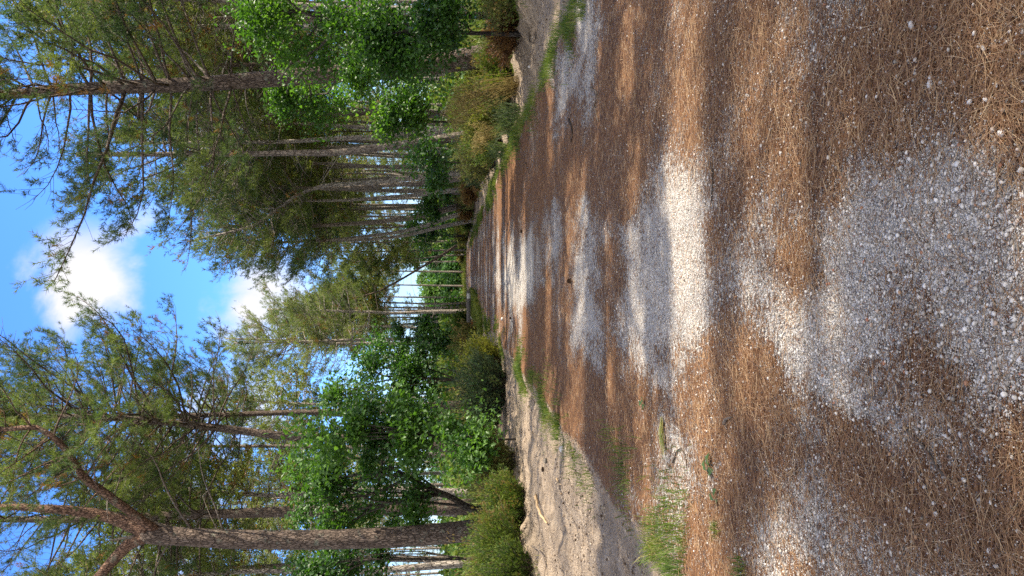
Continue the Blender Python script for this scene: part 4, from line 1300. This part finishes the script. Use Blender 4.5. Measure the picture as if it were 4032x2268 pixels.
# low growth over the forest floor on both sides
def undergrowth(side, n, x0, x1, y0, y1, mat, hmul, seed):
    y = y0 + (y1 - y0) * RS.random(n) ** 1.25
    e = edge_sr(y) if side > 0 else -edge_sl(y)
    x = (e + x0 + (x1 - x0) * RS.random(n) ** 1.6)
    k = fbm(x * .6, y * .6, seed) > .40
    x, y = x[k] * side, y[k]
    n = len(x)
    h = RS.uniform(.25, 1.0, n) * hmul * (.5 + vnoise(x * .7, y * .7, seed + 2))
    G = Geo()
    blades(G, x, y, h, .016 + .0011 * y, RS.uniform(.05, .9, n), np.clip(RS.normal(.45, .25, n) + (vnoise(x * .5, y * .5, seed + 5) - .5) * .5, 0, 1))
    return kinded(obj('undergrowth', G, MAT[mat]), 'stuff')


undergrowth(1, 60000, .35, 30, 13, 95, 'heather', 1.0, 101)
undergrowth(-1, 42000, .35, 28, 12, 90, 'heather', .75, 111)
undergrowth(1, 34000, .6, 26, 14, 90, 'gorse', 1.15, 121)
undergrowth(-1, 24000, .5, 24, 13, 85, 'gorse', .85, 131)
undergrowth(1, 16000, .0, .9, 12, 50, 'fern', .42, 141)
undergrowth(-1, 14000, .0, .9, 11, 50, 'fern', .38, 151)


def thicket(side, n, x0, x1, y0, y1, hmax, mat, seed, tint):
    """leafy scrub deep in the wood, too thick to count"""
    y = y0 + (y1 - y0) * RS.random(n)
    e = edge_sr(y) if side > 0 else -edge_sl(y)
    x = (e + x0 + np.maximum(0, y - 60) * -.03 + (x1 - x0) * RS.random(n) ** 1.2) * side
    hh = hmax * np.clip(y / 75, .22, 1.1) * (.25 + 1.1 * fbm(x * .22, y * .16, seed))
    k = fbm(x * .35, y * .25, seed + 1) > .38
    x, y, hh = x[k], y[k], hh[k]
    n = len(x)
    P = np.stack([x, y, ground_z(x, y) + hh * RS.random(n) ** .8], -1)
    tn = np.clip(tint + (vnoise(x * .6 + P[:, 2], y * .6 - P[:, 2], seed + 3) - .5) * .7 + RS.normal(size=n) * .12, 0, 1)
    G = Geo()
    scatter(G, LEAF_FAR, P, unit(n) * .9 + np.array([.2, 0, .5]), (.06 + .0042 * y) * RS.uniform(.7, 1.4, n), tn)
    return kinded(obj('undergrowth', G, MAT[mat]), 'stuff')


thicket(1, 42000, 1.6, 46, 32, 130, 3.8, 'gorse', 201, .55)
thicket(1, 26000, 1.2, 40, 30, 120, 3.4, 'oak_leaf', 211, .55)
thicket(-1, 26000, 1.8, 40, 38, 130, 1.9, 'heather', 221, .5)
thicket(-1, 14000, 1.5, 30, 34, 120, 2.6, 'oak_bright', 231, .55)
thicket(-1, 14000, 1.2, 26, 30, 100, 2.8, 'gorse', 241, .5)
n = 22000
P = np.stack([RS.uniform(-45, 45, n), RS.uniform(152, 180, n), RS.random(n) ** .8], -1)
P[:, 2] *= 3.5 + 6 * fbm(P[:, 0] * .12, P[:, 1] * .1, 251)
G = Geo()
scatter(G, LEAF_FAR, P, unit(n) * .9 + np.array([.2, 0, .5]), .62 * RS.uniform(.7, 1.4, n), np.clip(.5 + (vnoise(P[:, 0] * .3, P[:, 2] * .4 + P[:, 1] * .1, 253) - .5) * 1.1, 0, 1))
kinded(obj('distant_woods', G, MAT['far_leaf']), 'stuff')


# ------------------------------------------------------------------ the wooden barrier
def barrier():
    d = 58.0
    xa, xb = sx(1845, 1143, d), sx(1845, 1285, d)
    x2 = sx(1845, 1352, d)
    zt = float(at(1845, 1200, d)[2])
    z0 = gz(xb, d)
    root = thing('wooden_barrier', 'grey wooden barrier rail with white end board and orange-red slats beside the track', 'barrier', (xb, d, z0))
    G = Geo(); box(G, ((xa + xb) / 2 - xb, 0, zt - z0), (xa - xb, .12, .30), .4); obj('rail', G, MAT['grey_wood'], root)
    G = Geo(); box(G, ((x2 + xb) / 2 - xb - .03, .16, zt - z0 - .06), (xb - x2, .12, .28), .8); obj('rail', G, MAT['grey_wood'], root)
    G = Geo(); box(G, ((x2 + xb) / 2 - xb - .45, .20, zt - z0 - .75), (xb - x2 - .5, .10, .22), .3); obj('rail', G, MAT['grey_wood'], root)
    for x in (xa - xb - .25, .02, x2 - xb + .1):
        G = Geo(); box(G, (x, .19, (zt - z0) / 2), (.16, .14, zt - z0 + .3), .5); obj('post', G, MAT['grey_wood'], root)
    G = Geo(); box(G, (xa - xb - .42, -.09, zt - z0), (.42, .03, .26), .8); obj('end_board', G, MAT['white_paint'], root)
    G = Geo()
    for k in range(3): box(G, (-.02, .02, zt - z0 - .27 - .16 * k), (.95, .05, .085), .5)
    obj('slat', G, MAT['orange'], root)


barrier()

# ------------------------------------------------------------------ small things lying about


def cone(label, X, Y, s, mat, z0=None):
    p = gp(X, Y)
    z = gz(p[0], p[1])
    for _ in range(3):
        p = gp(X, Y, z); z = gz(p[0], p[1])
    G = Geo()
    m = 9
    t = np.linspace(0, 1, m)
    tube(G, np.stack([s * (t - .5) * 1.9, 0 * t, s * .62 + 0 * t], -1), s * .42 * np.sin(PI * (.12 + .86 * t)) ** .6 * (1 - .35 * t), 10, .1)
    g = 2.39996
    for k in range(74):
        f = k / 74
        a = k * g
        r = s * .60 * math.sin(PI * (.10 + .85 * f)) ** .6 * (1 - .35 * f)
        c = np.array([s * (f - .5) * 1.85, 0, s * .62])
        o = np.array([.35, math.cos(a), math.sin(a)]); o /= np.linalg.norm(o)
        sd = np.array([0, -math.sin(a), math.cos(a)])
        b, e = c + o * r * .45, c + o * r * 1.28
        w_ = s * .17
        G.add([b - sd * w_ * .6, b + sd * w_ * .6, e + sd * w_, e - sd * w_, e + o * s * .04 + np.array([.06 * s, 0, 0])], [(3, 2, 4)], [(0, 1, 2, 3)], np.array([0, 0, .7, .7, 1.0]))
    o = tag(obj('pine_cone', G, MAT[mat], loc=(p[0], p[1], z - .004)), label, 'pine cone')
    o.rotation_euler = (RS.random() * .4, 0, RS.random() * 6.28)
    return o


cone('brown pine cone in the middle of the gravel track', 2250, 1103, .052, 'cone')
cone('small dark pine cone on the far needles, towards the oak-draped side', 2056, 910, .05, 'cone')
cone('dark pine cone on the needles towards the barrier', 2014, 1252, .05, 'cone')
cone('grey weathered pine cone on the sand below the oak sapling', 2155, 1815, .052, 'grey_cone')
cone('dark pine cone on the sand next to the grey one', 2146, 1848, .048, 'cone')
cone('grey pine cone at the bank foot by the picture edge', 2108, 2178, .055, 'grey_cone')
cone('dark pine cone on the far sand of the oak-draped side', 1985, 480, .055, 'cone')


def stick(label, pts, r, mat='twig', tint=.4, fork=None, lift=.5, name='stick', cat='stick', ends=None):
    P = []
    for X, Y in pts:
        p = gp(X, Y); P.append([p[0], p[1], gz(p[0], p[1]) + r * lift + .004])
    P = np.array(P)
    org = P[len(P) // 2].copy()
    q = spline(P - org, 4 * len(P) + 2)
    q[:, 2] += .25 * r * np.sin(np.arange(len(q)) * 1.3)
    G = Geo()
    tube(G, q, r * np.linspace(1, .55, len(q)), 7, tint, .3)
    for f in fork or []:
        F = np.array([[*gp(X, Y)[:2], gz(*gp(X, Y)[:2]) + r * .4 + .003] for X, Y in f]) - org
        tube(G, spline(F, 8), r * np.linspace(.7, .35, 8), 6, tint, .3)
    o = tag(obj(name, G, MAT[mat], loc=org, smooth=True), label, cat)
    if ends:
        for (k, L) in ends:
            a, b = (q[0], q[1]) if k == 0 else (q[-1], q[-2])
            dv = (a - b) / np.linalg.norm(a - b)
            E = Geo(); rr = r * (1.02 if k == 0 else .62)
            tube(E, [a - dv * .004, a + dv * L * .5, a + dv * L], [rr, rr * .85, rr * .2], 6, .7, .3)
            obj('broken_end', E, MAT['pale_wood'], o)
    return o


stick('straight snapped stick with pale ends, largest in the foreground needles', [(3600, 1690), (3680, 1775), (3730, 1850), (3785, 1895)], .0065, ends=[(0, .035), (1, .03)])
stick('curved thin grey twig bent like a hook on the needles', [(3090, 1745), (3105, 1690), (3130, 1662), (3170, 1690), (3195, 1755), (3205, 1810)], .0042, tint=.6)
stick('lichen-crusted crooked twig on the gravel patch', [(3440, 1560), (3490, 1565), (3515, 1540), (3530, 1500)], .0055, tint=.7)
stick('forked grey twig behind the yellowed leaf bunch', [(2660, 1820), (2675, 1780), (2690, 1765)], .0075, tint=.25, fork=[[(2690, 1765), (2708, 1790), (2715, 1850)]])
stick('greenish broken twig on the shaded needles across the track', [(2335, 345), (2365, 370), (2355, 415), (2375, 480)], .011, tint=.8, fork=[[(2358, 400), (2340, 440)]])
stick('dark bark-brown twig lying along the far needles', [(2250, 470), (2262, 515), (2257, 560)], .016, tint=.05)
stick('thin dark twig on the needles, right in the sun band edge', [(2830, 640), (2838, 700), (2832, 800)], .006, tint=.1)
stick('short brown twig on the sand beyond the grass clump', [(2075, 640), (2080, 665)], .012, tint=.2)
stick('pale dead stick on the bank among the gorse', [(2100, 2150), (2125, 2170), (2140, 2215), (2150, 2268)], .018, tint=1.0, lift=3)
stick('sinuous pale driftwood-like root on the sand lip below the forked pine', [(2110, 1950), (2125, 1990), (2133, 2030), (2150, 2060)], .030, 'pale_wood', .8, lift=1.5, name='root', cat='root')
stick('curled strip of bark on the sand by the dead ferns', [(2080, 130), (2078, 160), (2092, 165), (2105, 140), (2108, 125)], .022, tint=.5, lift=2, name='bark_strip', cat='bark')
stick('split wood chip with orange heartwood on the sunlit sand', [(2196, 1950), (2212, 1942)], .018, 'pale_wood', .1, name='wood_chip', cat='wood chip')
stick('pale wood chip above the orange one on the sunlit sand', [(2188, 1884), (2198, 1902), (2206, 1908)], .014, 'pale_wood', .9, name='wood_chip', cat='wood chip')
stick('curled little brown twig in the dark band', [(2870, 1668), (2880, 1650), (2900, 1643)], .011, tint=.7)
stick('long bleached twig across the bottom gravel', [(3905, 60), (3960, 45), (4030, 62)], .0016, 'litter_needle', .9)


def leaf_bunch():
    p = gp(2622, 1652)
    G = Geo()
    for k in range(34):
        f = float(np.clip(RS.normal() * .16, -.34, .34))
        L = RS.uniform(.16, .30)
        d = np.array([-math.cos(f - .22), math.sin(f - .22), 0])
        sd = np.array([-d[1], d[0], 0]) * RS.uniform(.003, .0065)
        b = np.array([RS.normal() * .01, RS.normal() * .008, .012 + .012 * RS.random()])
        m = b + d * L * .55 + np.array([0, 0, .022 * RS.random()])
        e = b + d * L
        e[2] = .006 + .02 * RS.random()
        G.add([b - sd * .5, b + sd * .5, m + sd, m - sd, e], [(3, 2, 4)], [(0, 1, 2, 3)], np.clip(RS.normal(.5, .3), 0, 1))
    return tag(obj('leaf_bunch', G, MAT['sedge'], loc=(p[0], p[1], gz(p[0], p[1]))), 'yellowed bunch of long blades lying on the gravel edge', 'leaf bunch')


leaf_bunch().data.materials[0] = foliage_mat('yellowed_blades', [(0, (.16, .22, .06)), (.5, (.38, .36, .11)), (1, (.55, .48, .22))], .25)


def fallen_leaf(label, X, Y, s):
    p = gp(X, Y)
    G = Geo()
    for k, (dx, dy) in enumerate(((0, 0), (s * .9, s * .1), (s * .4, s * .55))):
        V, F, A = LEAF[k]
        V = V * s
        a = RS.random() * 6
        R_ = np.array([[math.cos(a), -math.sin(a), 0], [math.sin(a), math.cos(a), 0], [0, 0, 1]])
        G.add(V @ R_.T + [dx, dy, .012 + .01 * k], F, None, np.clip(A + .5, 0, 1))
    return tag(obj('oak_leaf', G, MAT['green_leaf'], loc=(p[0], p[1], gz(p[0], p[1]))), label, 'oak leaf')


fallen_leaf('green fallen oak leaves in the middle of the needles towards the forked pine', 2812, 1858, .085)
fallen_leaf('single dark green leaf near the gravel streak', 2548, 1603, .07)
fallen_leaf('small green leaf on the gravel before the picture edge', 2835, 1975, .06)


def stone(label, X, Y, r, fl=.6):
    p = gp(X, Y)
    v = ico.copy()
    f = icf
    # one subdivision, then roughen
    V = [tuple(a) for a in v]; idx = {}; F2 = []

    def mid(a, b):
        k = (min(a, b), max(a, b))
        if k not in idx:
            m_ = (np.array(V[a]) + np.array(V[b])) / 2
            V.append(tuple(m_ / np.linalg.norm(m_))); idx[k] = len(V) - 1
        return idx[k]
    for a, b, c in f:
        x, y, z = mid(a, b), mid(b, c), mid(c, a)
        F2 += [(a, x, z), (x, b, y), (z, y, c), (x, y, z)]
    W = np.array(V)
    W = W * (1 + .16 * (vnoise(W[:, 0] * 2 + X, W[:, 1] * 2 + W[:, 2], 3)[:, None] - .5)) * r * np.array([1, .75, fl])
    o = tag(obj('stone', Geo().add(W, F2, None, np.full(len(W), .5)), MAT['stone'], loc=(p[0], p[1], gz(p[0], p[1]) + r * fl * .55), smooth=True), label, 'stone')
    o.rotation_euler = (0, 0, RS.random() * 6)
    return o


stone('white rounded stone in dark needles, largest in the nearest corner', 3632, 100, .0165)
stone('pair of white pebbles in brown needles, the larger one', 3703, 332, .0155, .5)
stone('small white pebble touching the larger one of the pair', 3702, 306, .010, .5)
stone('white oval pebble lying apart in needles below the pair', 3745, 325, .008)
stone('small white stone in the needles just past the light band', 3452, 380, .010)
stone('white oval stone among needles near the snapped stick', 3816, 1712, .0125)
stone('white stone bigger than its neighbours in the near gravel', 3818, 645, .0135, .5)
stone('cream rounded stone at the near picture border', 3995, 525, .014)
stone('white pebble beside the cream stone', 3960, 510, .011)
stone('pale stone on the track edge needles near the barrier', 1982, 1256, .07, .7)
stone('white stone stuck in the yellow shrub bank', 1988, 310, .10, .6)
stone('white stone on the sand of the oak-draped side', 2076, 262, .045, .8)
stone('pale clod on the sand under the low oak sapling', 2196, 1768, .06, .7)
